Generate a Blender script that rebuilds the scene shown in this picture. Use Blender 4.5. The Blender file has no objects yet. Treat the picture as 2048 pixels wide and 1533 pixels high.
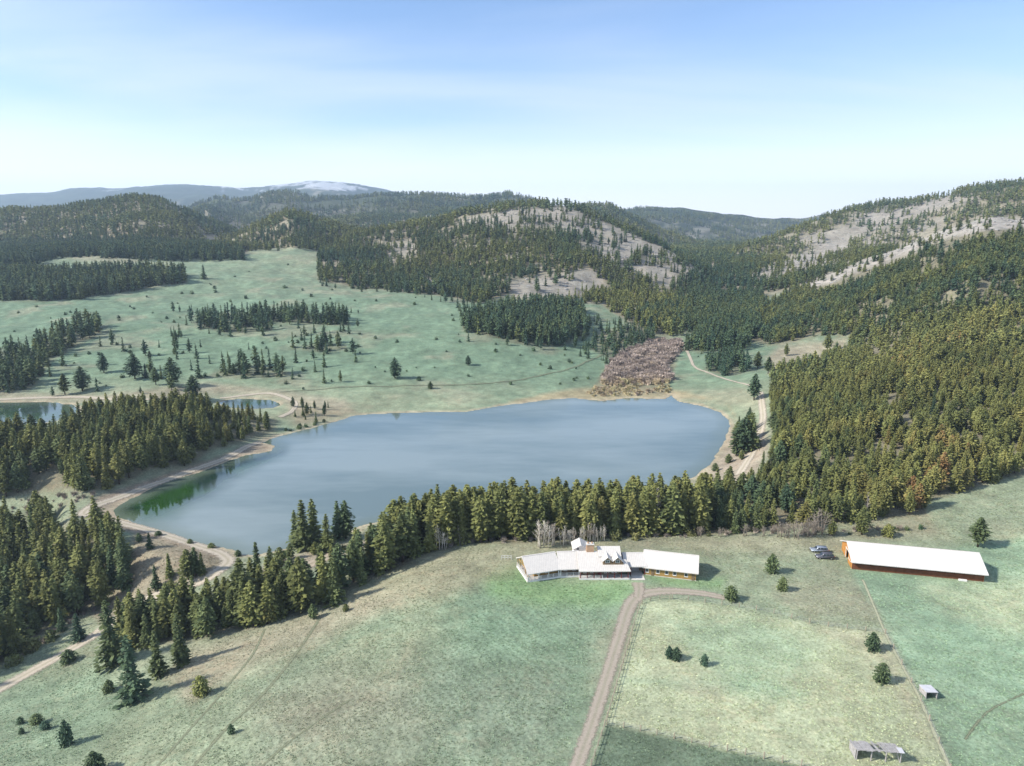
import bpy, bmesh, math, random
import numpy as np
from mathutils import Vector, Matrix

# ------------------------------------------------------------------ camera, sky, sun, exposure
H = 100.0                      # camera height above the house bench (z = 0)
F = 1420.0                     # focal length in photo pixels (photo 2048 x 1533)
HORIZON = 450.0
PITCH = math.atan((766.5 - HORIZON) / F)
CP, SP = math.cos(PITCH), math.sin(PITCH)
scene = bpy.context.scene
col = scene.collection
cam = bpy.data.cameras.new('camera')
cam.sensor_fit = 'HORIZONTAL'
cam.sensor_width = 36.0
cam.lens = 36.0 * F / 2048.0
cam.clip_start = 0.5
cam.clip_end = 60000.0
cam_o = bpy.data.objects.new('camera', cam)
cam_o.location = (0, 0, H)
cam_o.rotation_euler = (math.pi / 2 - PITCH, 0, 0)
col.objects.link(cam_o)
scene.camera = cam_o

SUN_EL = math.radians(37.0)
SUN_AZ = math.radians(14.0)     # sun on the left, a little behind the camera
to_sun = Vector((-math.cos(SUN_AZ) * math.cos(SUN_EL), -math.sin(SUN_AZ) * math.cos(SUN_EL), math.sin(SUN_EL)))
sun = bpy.data.lights.new('sun', 'SUN')
sun.energy = 3.6
sun.angle = math.radians(4.0)
sun.color = (1.0, 0.95, 0.87)
sun_o = bpy.data.objects.new('sun', sun)
sun_o.rotation_euler = (-to_sun).to_track_quat('-Z', 'Y').to_euler()
sun_o.location = (-300, -100, 400)
col.objects.link(sun_o)

world = bpy.data.worlds.new('World')
scene.world = world
world.use_nodes = True
wt = world.node_tree
wt.nodes.clear()
def wn(t, **kw):
    n = wt.nodes.new(t)
    for k, v in kw.items():
        setattr(n, k, v)
    return n
sky = wn('ShaderNodeTexSky', sky_type='NISHITA', sun_disc=False)
sky.sun_elevation = SUN_EL
sky.sun_rotation = math.atan2(to_sun.x, to_sun.y)
sky.altitude = 1500
sky.air_density = 1.0
sky.dust_density = 0.6
sky.ozone_density = 1.5
tc = wn('ShaderNodeTexCoord')
# thin cirrus: project the view direction on a flat cloud deck
sep = wn('ShaderNodeSeparateXYZ')
wt.links.new(tc.outputs['Generated'], sep.inputs[0])
zc = wn('ShaderNodeMath', operation='MAXIMUM'); zc.inputs[1].default_value = 0.0
wt.links.new(sep.outputs['Z'], zc.inputs[0])
za = wn('ShaderNodeMath', operation='ADD'); za.inputs[1].default_value = 0.14
wt.links.new(zc.outputs[0], za.inputs[0])
dx = wn('ShaderNodeMath', operation='DIVIDE'); dy = wn('ShaderNodeMath', operation='DIVIDE')
wt.links.new(sep.outputs['X'], dx.inputs[0]); wt.links.new(za.outputs[0], dx.inputs[1])
wt.links.new(sep.outputs['Y'], dy.inputs[0]); wt.links.new(za.outputs[0], dy.inputs[1])
cmb = wn('ShaderNodeCombineXYZ')
wt.links.new(dx.outputs[0], cmb.inputs[0]); wt.links.new(dy.outputs[0], cmb.inputs[1])
mp = wn('ShaderNodeMapping'); mp.inputs['Rotation'].default_value = (0, 0, math.radians(24))
mp.inputs['Scale'].default_value = (0.40, 0.95, 1.0); mp.inputs['Location'].default_value = (3.1, 1.7, 0)
wt.links.new(cmb.outputs[0], mp.inputs[0])
nz = wn('ShaderNodeTexNoise'); nz.inputs['Scale'].default_value = 1.0; nz.inputs['Detail'].default_value = 7
nz.inputs['Roughness'].default_value = 0.48; nz.inputs['Distortion'].default_value = 0.4
wt.links.new(mp.outputs[0], nz.inputs['Vector'])
cr = wn('ShaderNodeMapRange'); cr.inputs['From Min'].default_value = 0.30; cr.inputs['From Max'].default_value = 0.75
cr.interpolation_type = 'SMOOTHSTEP'
cr.inputs['To Min'].default_value = 0.0; cr.inputs['To Max'].default_value = 0.62
wt.links.new(nz.outputs['Fac'], cr.inputs['Value'])
# horizon whitening (thin high veil thickens towards the horizon)
hz = wn('ShaderNodeMapRange'); hz.inputs['From Min'].default_value = -0.01; hz.inputs['From Max'].default_value = 0.16
hz.inputs['To Min'].default_value = 1.0; hz.inputs['To Max'].default_value = 0.0; hz.interpolation_type = 'SMOOTHSTEP'
wt.links.new(sep.outputs['Z'], hz.inputs['Value'])
mixc = wn('ShaderNodeMix', data_type='RGBA')
SKY_TINT = wn('ShaderNodeMix', data_type='RGBA', blend_type='MULTIPLY'); SKY_TINT.inputs['Factor'].default_value = 1.0
wt.links.new(sky.outputs[0], SKY_TINT.inputs['A']); SKY_TINT.inputs['B'].default_value = (0.84, 0.90, 0.98, 1)
wt.links.new(SKY_TINT.outputs['Result'], mixc.inputs['A'])
mixc.inputs['B'].default_value = (4.5, 4.85, 5.5, 1)
wt.links.new(cr.outputs[0], mixc.inputs['Factor'])
mixh_ = wn('ShaderNodeMix', data_type='RGBA'); wt.links.new(hz.outputs[0], mixh_.inputs['Factor'])
wt.links.new(mixc.outputs['Result'], mixh_.inputs['A']); mixh_.inputs['B'].default_value = (7.2, 7.3, 7.5, 1)
bg = wn('ShaderNodeBackground'); bg.inputs['Strength'].default_value = 0.11
wt.links.new(mixh_.outputs['Result'], bg.inputs['Color'])
wo = wn('ShaderNodeOutputWorld')
wt.links.new(bg.outputs[0], wo.inputs['Surface'])

scene.view_settings.view_transform = 'Standard'
scene.view_settings.look = 'None'
scene.view_settings.exposure = 1.0
scene.view_settings.gamma = 1.0
scene.view_settings.use_curve_mapping = False
scene.cycles.max_bounces = 5
scene.cycles.diffuse_bounces = 2
scene.cycles.glossy_bounces = 2
scene.cycles.transparent_max_bounces = 12
scene.cycles.volume_bounces = 0
scene.cycles.use_denoising = True

# ------------------------------------------------------------------ helpers
rng = np.random.default_rng(11)
random.seed(5)

def ray_ut(px, py):
    a = (np.asarray(px, float) - 1024.0) / F
    b = (np.asarray(py, float) - 766.5) / F
    dy = CP - b * SP
    dz = -SP - b * CP
    return a / dy, dz / dy            # X/Y and (Z-H)/Y along the ray

def P(px, py, z):
    u, t = ray_ut(px, py)
    Y = (z - H) / t
    return np.array([u * Y, Y, z + 0 * Y])

def project(x, y, z):
    d = y * CP - (z - H) * SP
    return 1024.0 + F * x / d, 766.5 - F * (y * SP + (z - H) * CP) / d, d

def hash2(ix, iy, seed):
    n = (ix.astype(np.int64) * 374761393 + iy.astype(np.int64) * 668265263 + seed * 1442695041) & 0xffffffff
    n = ((n ^ (n >> 13)) * 1274126177) & 0xffffffff
    return ((n ^ (n >> 16)) & 0xffff) / 65535.0

def vnoise(x, y, seed):
    ix, iy = np.floor(x), np.floor(y)
    fx, fy = x - ix, y - iy
    fx = fx * fx * (3 - 2 * fx); fy = fy * fy * (3 - 2 * fy)
    a = hash2(ix, iy, seed); b = hash2(ix + 1, iy, seed)
    c = hash2(ix, iy + 1, seed); d = hash2(ix + 1, iy + 1, seed)
    return (a * (1 - fx) + b * fx) * (1 - fy) + (c * (1 - fx) + d * fx) * fy

def fbm(x, y, seed, octv=4, rough=0.5):
    s = 0.0; amp = 1.0; tot = 0.0
    for i in range(octv):
        s = s + amp * vnoise(x * 2 ** i + 17.3 * i, y * 2 ** i + 9.1 * i, seed + i)
        tot += amp; amp *= rough
    return s / tot

def sstep(a, b, x):
    t = np.clip((x - a) / (b - a), 0, 1)
    return t * t * (3 - 2 * t)

def sd_poly(x, y, poly):
    """signed distance to a polygon, negative inside"""
    poly = np.asarray(poly, float)
    n = len(poly)
    d = np.full(x.shape, 1e18)
    inside = np.zeros(x.shape, bool)
    j = n - 1
    for i in range(n):
        ax, ay = poly[i]; bx, by = poly[j]
        ex, ey = bx - ax, by - ay
        wx, wy = x - ax, y - ay
        k = np.clip((wx * ex + wy * ey) / (ex * ex + ey * ey + 1e-12), 0, 1)
        qx, qy = wx - ex * k, wy - ey * k
        d = np.minimum(d, qx * qx + qy * qy)
        with np.errstate(divide='ignore', invalid='ignore'):
            c = ((ay > y) != (by > y)) & (x < ex * (y - ay) / (ey if ey != 0 else 1e-12) + ax)
        inside ^= c
        j = i
    return np.where(inside, -1, 1) * np.sqrt(d)

# ------------------------------------------------------------------ materials
MATS = {}
def mat(name):
    m = bpy.data.materials.new(name); m.use_nodes = True
    MATS[name] = m
    return m, m.node_tree, m.node_tree.nodes['Principled BSDF']

def simple(name, c, rough=0.8, spec=0.3, var=0.18, scale=3.0, metal=0.0, bump=0.0, stretch=(1, 1, 1)):
    m, nt, b = mat(name)
    tcn = nt.nodes.new('ShaderNodeTexCoord')
    mpn = nt.nodes.new('ShaderNodeMapping'); mpn.inputs['Scale'].default_value = stretch
    nt.links.new(tcn.outputs['Object'], mpn.inputs[0])
    n = nt.nodes.new('ShaderNodeTexNoise'); n.inputs['Scale'].default_value = scale; n.inputs['Detail'].default_value = 5
    nt.links.new(mpn.outputs[0], n.inputs['Vector'])
    r = nt.nodes.new('ShaderNodeMapRange')
    r.inputs['From Min'].default_value = 0.3; r.inputs['From Max'].default_value = 0.7
    r.inputs['To Min'].default_value = 1 - var; r.inputs['To Max'].default_value = 1 + var
    nt.links.new(n.outputs['Fac'], r.inputs['Value'])
    v = nt.nodes.new('ShaderNodeVectorMath'); v.operation = 'SCALE'
    v.inputs[0].default_value = c
    nt.links.new(r.outputs[0], v.inputs['Scale'])
    nt.links.new(v.outputs[0], b.inputs['Base Color'])
    b.inputs['Roughness'].default_value = rough
    b.inputs['Specular IOR Level'].default_value = spec
    b.inputs['Metallic'].default_value = metal
    if bump:
        bp = nt.nodes.new('ShaderNodeBump'); bp.inputs['Strength'].default_value = bump; bp.inputs['Distance'].default_value = 0.1
        nt.links.new(n.outputs['Fac'], bp.inputs['Height']); nt.links.new(bp.outputs[0], b.inputs['Normal'])
    return m

def tag(o, label=None, cat=None, group=None, kind=None):
    if label: o['label'] = label
    if cat: o['category'] = cat
    if group: o['group'] = group
    if kind: o['kind'] = kind
    return o

def new_mesh(name, verts, faces, mats=(), smooth=False, midx=None):
    me = bpy.data.meshes.new(name)
    me.from_pydata([tuple(map(float, v)) for v in verts], [], [tuple(map(int, f)) for f in faces])
    for m in mats: me.materials.append(m)
    if midx is not None: me.polygons.foreach_set('material_index', np.asarray(midx, np.int32))
    if smooth: me.polygons.foreach_set('use_smooth', np.ones(len(me.polygons), bool))
    me.update()
    return me

def link(name, me, parent=None, loc=None, rotz=None):
    o = bpy.data.objects.new(name, me)
    col.objects.link(o)
    if parent is not None: o.parent = parent
    if loc is not None: o.location = [float(c) for c in loc]
    if rotz is not None: o.rotation_euler = (0, 0, float(rotz))
    return o

def empty(name, loc, rotz=0.0):
    o = link(name, None, None, loc, rotz)
    o.empty_display_size = 1.0
    return o
# ------------------------------------------------------------------ terrain
# control points (photo px, photo py, 'z' elevation | 'Y' distance): the ground passes through them
CPTS = []
def cz(*pts):
    for px, py, z in pts:
        u, t = ray_ut(px, py); Y = (z - H) / t
        CPTS.append((u, math.log(Y), t))
def cy(*pts):
    for px, py, Y in pts:
        u, t = ray_ut(px, py)
        CPTS.append((u, math.log(Y), t))
def cg(*pts):                       # plan position (u, Y) with elevation z
    for u, Y, z in pts:
        CPTS.append((u, math.log(Y), (z - H) / Y))
LAKE_Z = -12.0
cz((1024, 1533, 0), (1400, 1533, 0), (1800, 1533, 0), (2048, 1533, 0), (2400, 1533, 0), (1140, 1400, 0), (1500, 1350, 0), (1800, 1350, 0),
   (2048, 1350, 0), (1200, 1200, 0), (1500, 1180, 0), (1800, 1230, 0), (2048, 1200, 0.8), (1057, 1160, 0), (1220, 1160, 0), (1400, 1160, 0), (1708, 1137, 0),
   (1840, 1150, 0), (1968, 1164, 0), (1640, 1105, 0.5), (1300, 1090, 0), (1100, 1095, 0), (1500, 1080, 0.3), (1900, 1060, 2), (2048, 1060, 2.6), (2300, 1060, 4),
   (2048, 960, 5.5), (1870, 1010, 3), (1700, 1050, 1.6), (1960, 1000, 3.8), (1960, 1050, 2.2), (1840, 1045, 1.6))
cz((700, 1533, -1), (500, 1533, -4), (300, 1533, -8), (0, 1533, -14), (-300, 1533, -22), (900, 1300, -0.6), (700, 1300, -4), (500, 1350, -8),
   (350, 1400, -11), (200, 1450, -14), (0, 1450, -19), (960, 1130, -0.6), (860, 1112, -2.5), (700, 1185, -6.5), (560, 1240, -10), (400, 1285, -14),
   (267, 1400, -14.5), (225, 1330, -18.5), (100, 1400, -20))
cz((0, 1370, -23), (100, 1310, -23.5), (200, 1240, -23), (300, 1195, -20.5), (400, 1165, -16), (450, 1135, -12.5), (440, 1110, -11), (380, 1090, -10.6),
   (300, 1065, -10.5), (200, 1035, -10.5), (170, 1025, -10.5), (220, 1000, -10.5), (300, 970, -10.3), (400, 935, -10.3), (470, 905, -10.3),
   (0, 1250, -28), (100, 1200, -28), (200, 1150, -27), (260, 1110, -23), (330, 1130, -18), (0, 1120, -28), (110, 1055, -21), (0, 1040, -20), (-300, 1250, -32), (-300, 1040, -22),
   (560, 1140, -10.5), (640, 1110, -10), (720, 1085, -9.5), (600, 1185, -10.5), (720, 1130, -8),
   (0, 995, -14), (150, 980, -8.5), (300, 930, -6), (200, 890, -4), (100, 860, -6), (400, 870, -5), (500, 855, -7), (-200, 880, -8),
   (75, 830, -8.6), (0, 805, -8.3), (150, 805, -8.3), (250, 820, -7), (500, 810, -8.6), (600, 815, -8.5))
cz((700, 826, -11), (850, 820, -11), (1000, 808, -11), (1100, 794, -11), (1200, 797, -11), (1300, 788, -11), (1450, 815, -10), (1480, 845, -9), (1500, 900, -4.5), (1530, 840, -2),
   (1525, 780, -2), (1450, 945, -6), (1400, 960, -8), (1400, 750, -8), (1280, 760, -10), (1350, 690, -7), (1250, 720, -7),
   (600, 780, -7), (300, 785, -5), (0, 780, -6), (-300, 780, -6), (800, 750, -4), (1000, 740, -5), (1150, 710, -4),
   (545, 872, -10.6), (575, 864, -10.8), (620, 854, -11), (660, 843, -11), (690, 833, -11), (500, 895, -10.6), (620, 830, -9.5), (-60, 790, -7), (440, 790, -7.5),
   (1300, 1035, -9), (1000, 1040, -9), (1450, 1020, -5))
cy((1000, 650, 640), (800, 650, 640), (600, 650, 645), (300, 650, 640), (0, 650, 640), (-300, 650, 640), (900, 590, 830), (700, 572, 890), (600, 508, 1080),
   (400, 560, 890), (150, 520, 1000), (250, 600, 770), (0, 600, 770), (-300, 600, 770), (500, 600, 775), (1030, 595, 840), (1200, 605, 820), (1250, 660, 680), (1400, 660, 690),
   (1500, 612, 860), (1600, 710, 560), (1480, 710, 570), (1690, 690, 580))
cz((1560, 960, -1), (1700, 1000, 1.0))
cy((1650, 900, 297), (1750, 850, 325), (1900, 850, 315), (2048, 850, 305), (2300, 850, 295), (1700, 760, 430), (1900, 700, 440), (2048, 700, 430), (2300, 700, 420), (1700, 650, 610), (1600, 630, 740),
   (1800, 580, 650), (2048, 560, 580), (2300, 540, 560), (1700, 590, 760), (1900, 500, 790), (2048, 470, 780))
for u_ in (-1.1, -0.7, -0.35, 0.0, 0.25, 0.45):
    cg((u_, 1500, 35), (u_, 3000, 20), (u_, 6500, 0), (u_, 12000, -40))
for u_ in (0.6, 0.85, 1.15):
    cg((u_, 1150, 70), (u_, 1700, 60), (u_, 3000, 20), (u_, 6500, 0), (u_, 12000, -40))
for u_, z_ in ((-1.1, -26), (-0.6, -13), (-0.2, -2), (0.2, 0), (0.6, 0), (1.1, 0)):
    cg((u_, 42, z_))
for u_, z1, z2, z3 in ((-1.5, -34, -34, -20), (1.5, 0, 6, 60)):
    cg((u_, 42, z1 * .8), (u_, 110, z1), (u_, 220, z2), (u_, 480, z3), (u_, 1100, 70), (u_, 3000, 20), (u_, 12000, -40))
CPTS = np.array(CPTS)
def tps_fit(p, v, lam=2e-4):
    n = len(p)
    d2 = ((p[:, None] - p[None]) ** 2).sum(-1)
    K = 0.5 * d2 * np.log(d2 + 1e-12) + lam * np.eye(n)
    A = np.zeros((n + 3, n + 3)); A[:n, :n] = K; A[:n, n] = 1; A[:n, n + 1:] = p; A[n, :n] = 1; A[n + 1:, :n] = p.T
    return np.linalg.solve(A, np.concatenate([v, [0, 0, 0]]))
TPW = tps_fit(CPTS[:, :2], CPTS[:, 2])
def tps_eval(u, w):
    r = TPW[-3] + TPW[-2] * u + TPW[-1] * w
    for i in range(len(CPTS)):
        d2 = (u - CPTS[i, 0]) ** 2 + (w - CPTS[i, 1]) ** 2
        r = r + TPW[i] * 0.5 * d2 * np.log(d2 + 1e-12)
    return r

# ridges: skyline polyline in the photo, distance of the crest, front / back slope, height of the trees on the crest
RIDGES = [
  # left wooded hill
  dict(sk=[(-300, 450), (-120, 432), (0, 415), (130, 411), (200, 397), (270, 388), (330, 396), (400, 427), (450, 447), (520, 474), (600, 505)], Y=1650, sf=0.24, sb=0.3, tree=11, r=90),
  # second left wooded hill
  dict(sk=[(380, 520), (450, 474), (520, 440), (580, 417), (640, 435), (700, 452), (760, 462), (840, 480)], Y=1420, sf=0.25, sb=0.3, tree=11, r=60),
  # central hill with the bare top
  dict(sk=[(560, 545), (640, 512), (700, 470), (800, 450), (870, 440), (950, 417), (1000, 410), (1080, 404), (1150, 407), (1200, 431), (1280, 466), (1340, 496), (1400, 531), (1460, 577), (1510, 620)],
       Y=[1150, 1180, 1250, 1330, 1350, 1370, 1380, 1390, 1390, 1330, 1240, 1160, 1080, 980, 900], sf=0.24, sb=0.33, tree=6, r=60),
  # near right spur with the rock band on its crest
  dict(sk=[(1440, 665), (1500, 622), (1560, 585), (1620, 556), (1700, 527), (1800, 491), (1900, 453), (1980, 432), (2048, 438), (2200, 430), (2500, 420), (3400, 410)],
       Y=[880, 900, 930, 950, 930, 920, 900, 880, 860, 840, 800, 760], sf=0.16, sb=0.3, tree=3, r=40),
  # right ridge behind it
  dict(sk=[(1380, 565), (1420, 532), (1460, 503), (1550, 473), (1640, 436), (1700, 417), (1760, 405), (1830, 401), (1900, 386), (1960, 371), (2048, 364), (2200, 350), (2500, 345), (3400, 340)],
       Y=[1350, 1400, 1450, 1600, 1700, 1750, 1780, 1750, 1700, 1650, 1600, 1550, 1500, 1400], sf=0.26, sb=0.3, tree=5, r=60),
  # hill behind the gulch
  dict(sk=[(1040, 470), (1100, 425), (1180, 406), (1220, 409), (1260, 427), (1330, 461), (1400, 484), (1460, 500), (1520, 520)], Y=2500, sf=0.2, sb=0.25, tree=9, r=120),
  dict(sk=[(1160, 470), (1240, 420), (1300, 414), (1360, 417), (1430, 426), (1500, 433), (1560, 438), (1610, 438), (1640, 429), (1680, 429), (1720, 442), (1800, 470)], Y=4600, sf=0.14, sb=0.2, tree=0, r=200),
  # middle hills on the left
  dict(sk=[(330, 450), (385, 412), (440, 396), (480, 402), (540, 386), (580, 383), (620, 394), (700, 396), (760, 389), (830, 389), (900, 392), (960, 395), (1020, 388), (1060, 399), (1110, 415), (1180, 440)], Y=3500, sf=0.17, sb=0.2, tree=6, r=150),
  dict(sk=[(600, 455), (680, 432), (760, 428), (830, 432), (890, 417), (930, 430), (1000, 445)], Y=2500, sf=0.16, sb=0.2, tree=8, r=120),
  dict(sk=[(330, 440), (380, 420), (415, 408), (450, 425), (520, 440)], Y=2700, sf=0.2, sb=0.2, tree=8, r=90),
  # far blue range with snow
  dict(sk=[(-500, 395), (-200, 395), (0, 391), (100, 386), (170, 376), (230, 379), (300, 374), (370, 370), (440, 376), (500, 378), (560, 371), (640, 363), (700, 368), (760, 380), (820, 390), (900, 402), (1100, 425)], Y=9500, sf=0.12, sb=0.15, tree=0, r=500),
]
UM = 1.5
NU = 920
ug = np.linspace(-UM, UM, NU)
wg = [math.log(40.0)]
while wg[-1] < math.log(11000):
    Yv = math.exp(wg[-1])
    wg.append(wg[-1] + (0.012 if Yv < 95 else 0.0058 if Yv < 520 else 0.009 if Yv < 1900 else 0.016))
wg = np.array(wg); NW = len(wg)
UU, WW = np.meshgrid(ug, wg)          # rows = distance
YY = np.exp(WW); XX = UU * YY
def smax(a, b, k):
    h = np.maximum(k - np.abs(a - b), 0)
    return np.maximum(a, b) + h * h / (4 * k)
BASE = H + tps_eval(UU, WW) * YY
BASE = np.where(YY > 1500, np.minimum(BASE, 60), BASE)
# gentle rolling of the far meadow
roll = (fbm(XX / 95, YY / 60, 31, 3) - 0.5)
BASE = BASE + roll * 9.0 * sstep(470, 640, YY) * (1 - sstep(1000, 1300, YY)) * (1 - sstep(0.05, 0.2, UU))
ZZ = BASE.copy()
LAYER = np.zeros(ZZ.shape, int)
for k, rd in enumerate(RIDGES):
    sk = np.array(rd['sk'], float)
    Yc = np.array(rd['Y'], float) if not np.isscalar(rd['Y']) else np.full(len(sk), float(rd['Y']))
    uk, tk = ray_ut(sk[:, 0], sk[:, 1])
    Ek = H + tk * Yc - rd['tree']
    o = np.argsort(uk)
    uk, Ek, Yc = uk[o], Ek[o], Yc[o]
    sm = np.linspace(uk[0], uk[-1], 200)
    def sm1(a):
        v = np.interp(sm, uk, a)
        kk = np.hanning(9); kk /= kk.sum()
        return np.convolve(np.pad(v, 4, mode='edge'), kk, 'valid')
    E = np.interp(UU, sm, sm1(Ek)); Yk = np.interp(UU, sm, sm1(Yc))
    span = uk[-1] - uk[0]
    E = E - 900 * np.maximum(uk[0] - UU, 0) - 900 * np.maximum(UU - uk[-1], 0)
    d = YY - Yk
    rr = rd['r']
    dd = np.sqrt(d * d + rr * rr) - rr
    zl = E - np.where(d < 0, rd['sf'], rd['sb']) * dd
    if k in (3, 4): zl = zl - 0.5 * np.maximum(0, 560 - YY)
    # gullies and knolls running down the slope
    amp = 0.0075 * rd['Y'] if np.isscalar(rd['Y']) else 0.0075 * float(np.mean(Yc))
    sc = float(np.mean(Yc)) * 0.10
    g = fbm(XX / sc, YY / sc, 60 + k, 4) - 0.5
    zl = zl + g * amp * 3.4 * sstep(0, 4 * rr, dd) + (fbm(XX / (sc * .22), YY / (sc * .22), 90 + k, 3) - .5) * amp * 0.7
    LAYER = np.where(zl > ZZ, k + 1, LAYER)
    ZZ = smax(ZZ, zl, 10 if k < 5 else 25)
ZZ = ZZ + (fbm(XX / 9, YY / 9, 5, 4) - 0.5) * np.clip(0.25 + 0.006 * np.maximum(YY - 250, 0), 0, 3.0)
ZZ = ZZ + (fbm(XX / 26, YY / 26, 8, 3) - 0.5) * 7.0 * sstep(0.42, 0.52, UU) * sstep(300, 420, YY) * (1 - sstep(900, 1100, YY)) * sstep(8, 22, BASE)

# level pads under the house and the barn
def ppoly(pts, z):
    a = np.array(pts, float)
    return P(a[:, 0], a[:, 1], z)[:2].T
for pad in ([(1012, 1092), (1440, 1096), (1440, 1185), (1012, 1185)], [(1672, 1070), (2000, 1090), (2000, 1185), (1672, 1150)]):
    pw = ppoly(pad, 0.0); m = (YY < 260) & (YY > 130)
    d = sd_poly(XX[m], YY[m], pw)
    k = 1 - sstep(0, 12, d)
    ZZ[m] = ZZ[m] * (1 - k) + (-0.02 + (fbm(XX[m] / 5, YY[m] / 5, 19, 2) - .5) * .1) * k
# water bodies
LAKE_PX = [(222, 1022), (240, 1010), (290, 985), (330, 964), (400, 946), (460, 921), (515, 907), (543, 902), (548, 893), (528, 886), (545, 877), (570, 870), (610, 860), (650, 850), (690, 838), (705, 832), (760, 828),
           (850, 825), (930, 824), (1000, 813), (1060, 805), (1100, 800), (1150, 797), (1200, 803), (1260, 797), (1332, 799), (1338, 790), (1345, 791), (1352, 803), (1400, 812), (1440, 825), (1460, 842), (1462, 855), (1450, 870), (1448, 885),
           (1435, 905), (1420, 930), (1400, 945), (1375, 965), (1300, 990), (1150, 1003), (1000, 1010), (880, 1020), (790, 1035), (720, 1055), (650, 1078), (590, 1094), (550, 1104), (520, 1108), (490, 1109), (450, 1099), (400, 1085), (340, 1068), (280, 1048), (245, 1036)]
WATER = [
  ('lake', LAKE_Z, ppoly(LAKE_PX, LAKE_Z)),
  ('pond', -9.0, ppoly([(-200, 814), (-60, 808), (20, 806), (80, 805), (120, 806), (148, 812), (158, 820), (140, 836), (90, 846), (20, 850), (-120, 852), (-220, 840)], -9.0)),
  ('pond', -9.2, ppoly([(440, 807), (455, 800), (500, 798), (540, 801), (557, 806), (560, 811), (545, 816), (500, 818), (455, 816)], -9.2)),
]
near = (YY < 800)
SHORE = np.full(ZZ.shape, 999.0)
for nm, wz, poly in WATER:
    mn, mxx = poly.min(0) - 45, poly.max(0) + 45
    m = near & (XX > mn[0]) & (XX < mxx[0]) & (YY > mn[1]) & (YY < mxx[1])
    xs, ys = XX[m], YY[m]
    jag = (fbm(xs / 7, ys / 7, 77, 3) - 0.5) * 3.4
    d = sd_poly(xs, ys, poly) + jag
    z = ZZ[m]
    bank = wz + 0.05 + 0.10 * np.maximum(d, 0) + 0.0
    other = SHORE[m] < 6
    bank = wz + 0.05 + 0.10 * np.clip(d, 0, 14)
    k = np.where(z > bank, sstep(1.5, 26, d), sstep(9, 34, d))
    zo = np.where(d > 0, bank + (z - bank) * k, wz - 0.22 * np.minimum(-d, 18))
    zo = np.where(other & (d > 0), z, zo)
    ZZ[m] = zo
    SHORE[m] = np.minimum(SHORE[m], d)

# dam and road crests stay level enough; final fields
TT = (ZZ - H) / YY
CUM = np.maximum.accumulate(TT, axis=0)
PX, PY, _ = project(XX, YY, ZZ)

def grid_lookup(A, x, y):
    u = np.clip(x / y, -UM, UM - 1e-6); w = np.clip(np.log(y), wg[0], wg[-1] - 1e-6)
    fu = (u + UM) / (2 * UM) * (NU - 1); iu = np.clip(np.floor(fu).astype(int), 0, NU - 2); fu = fu - iu
    iw = np.clip(np.searchsorted(wg, w, side='right') - 1, 0, NW - 2); fw = (w - wg[iw]) / (wg[iw + 1] - wg[iw])
    return (A[iw, iu] * (1 - fu) + A[iw, iu + 1] * fu) * (1 - fw) + (A[iw + 1, iu] * (1 - fu) + A[iw + 1, iu + 1] * fu) * fw
def height(x, y):
    return grid_lookup(ZZ, np.asarray(x, float), np.asarray(y, float))

def pick(px, py):
    """first ground point on the ray through a photo pixel"""
    u, t = ray_ut(px, py)
    fu = (u + UM) / (2 * UM) * (NU - 1); iu = int(min(max(fu, 0), NU - 2)); fu -= iu
    colt = TT[:, iu] * (1 - fu) + TT[:, iu + 1] * fu
    k = np.nonzero(colt >= t)[0]
    if len(k) == 0: return None
    k = k[0]
    if k == 0: Y = math.exp(wg[0])
    else:
        a, b = colt[k - 1], colt[k]
        Y = math.exp(wg[k - 1] + (wg[k] - wg[k - 1]) * (t - a) / (b - a + 1e-12))
    x = float(u * Y)
    return np.array([x, Y, float(height(x, Y))])
def picks(pts):
    return [pick(px, py) for px, py in pts]
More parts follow.
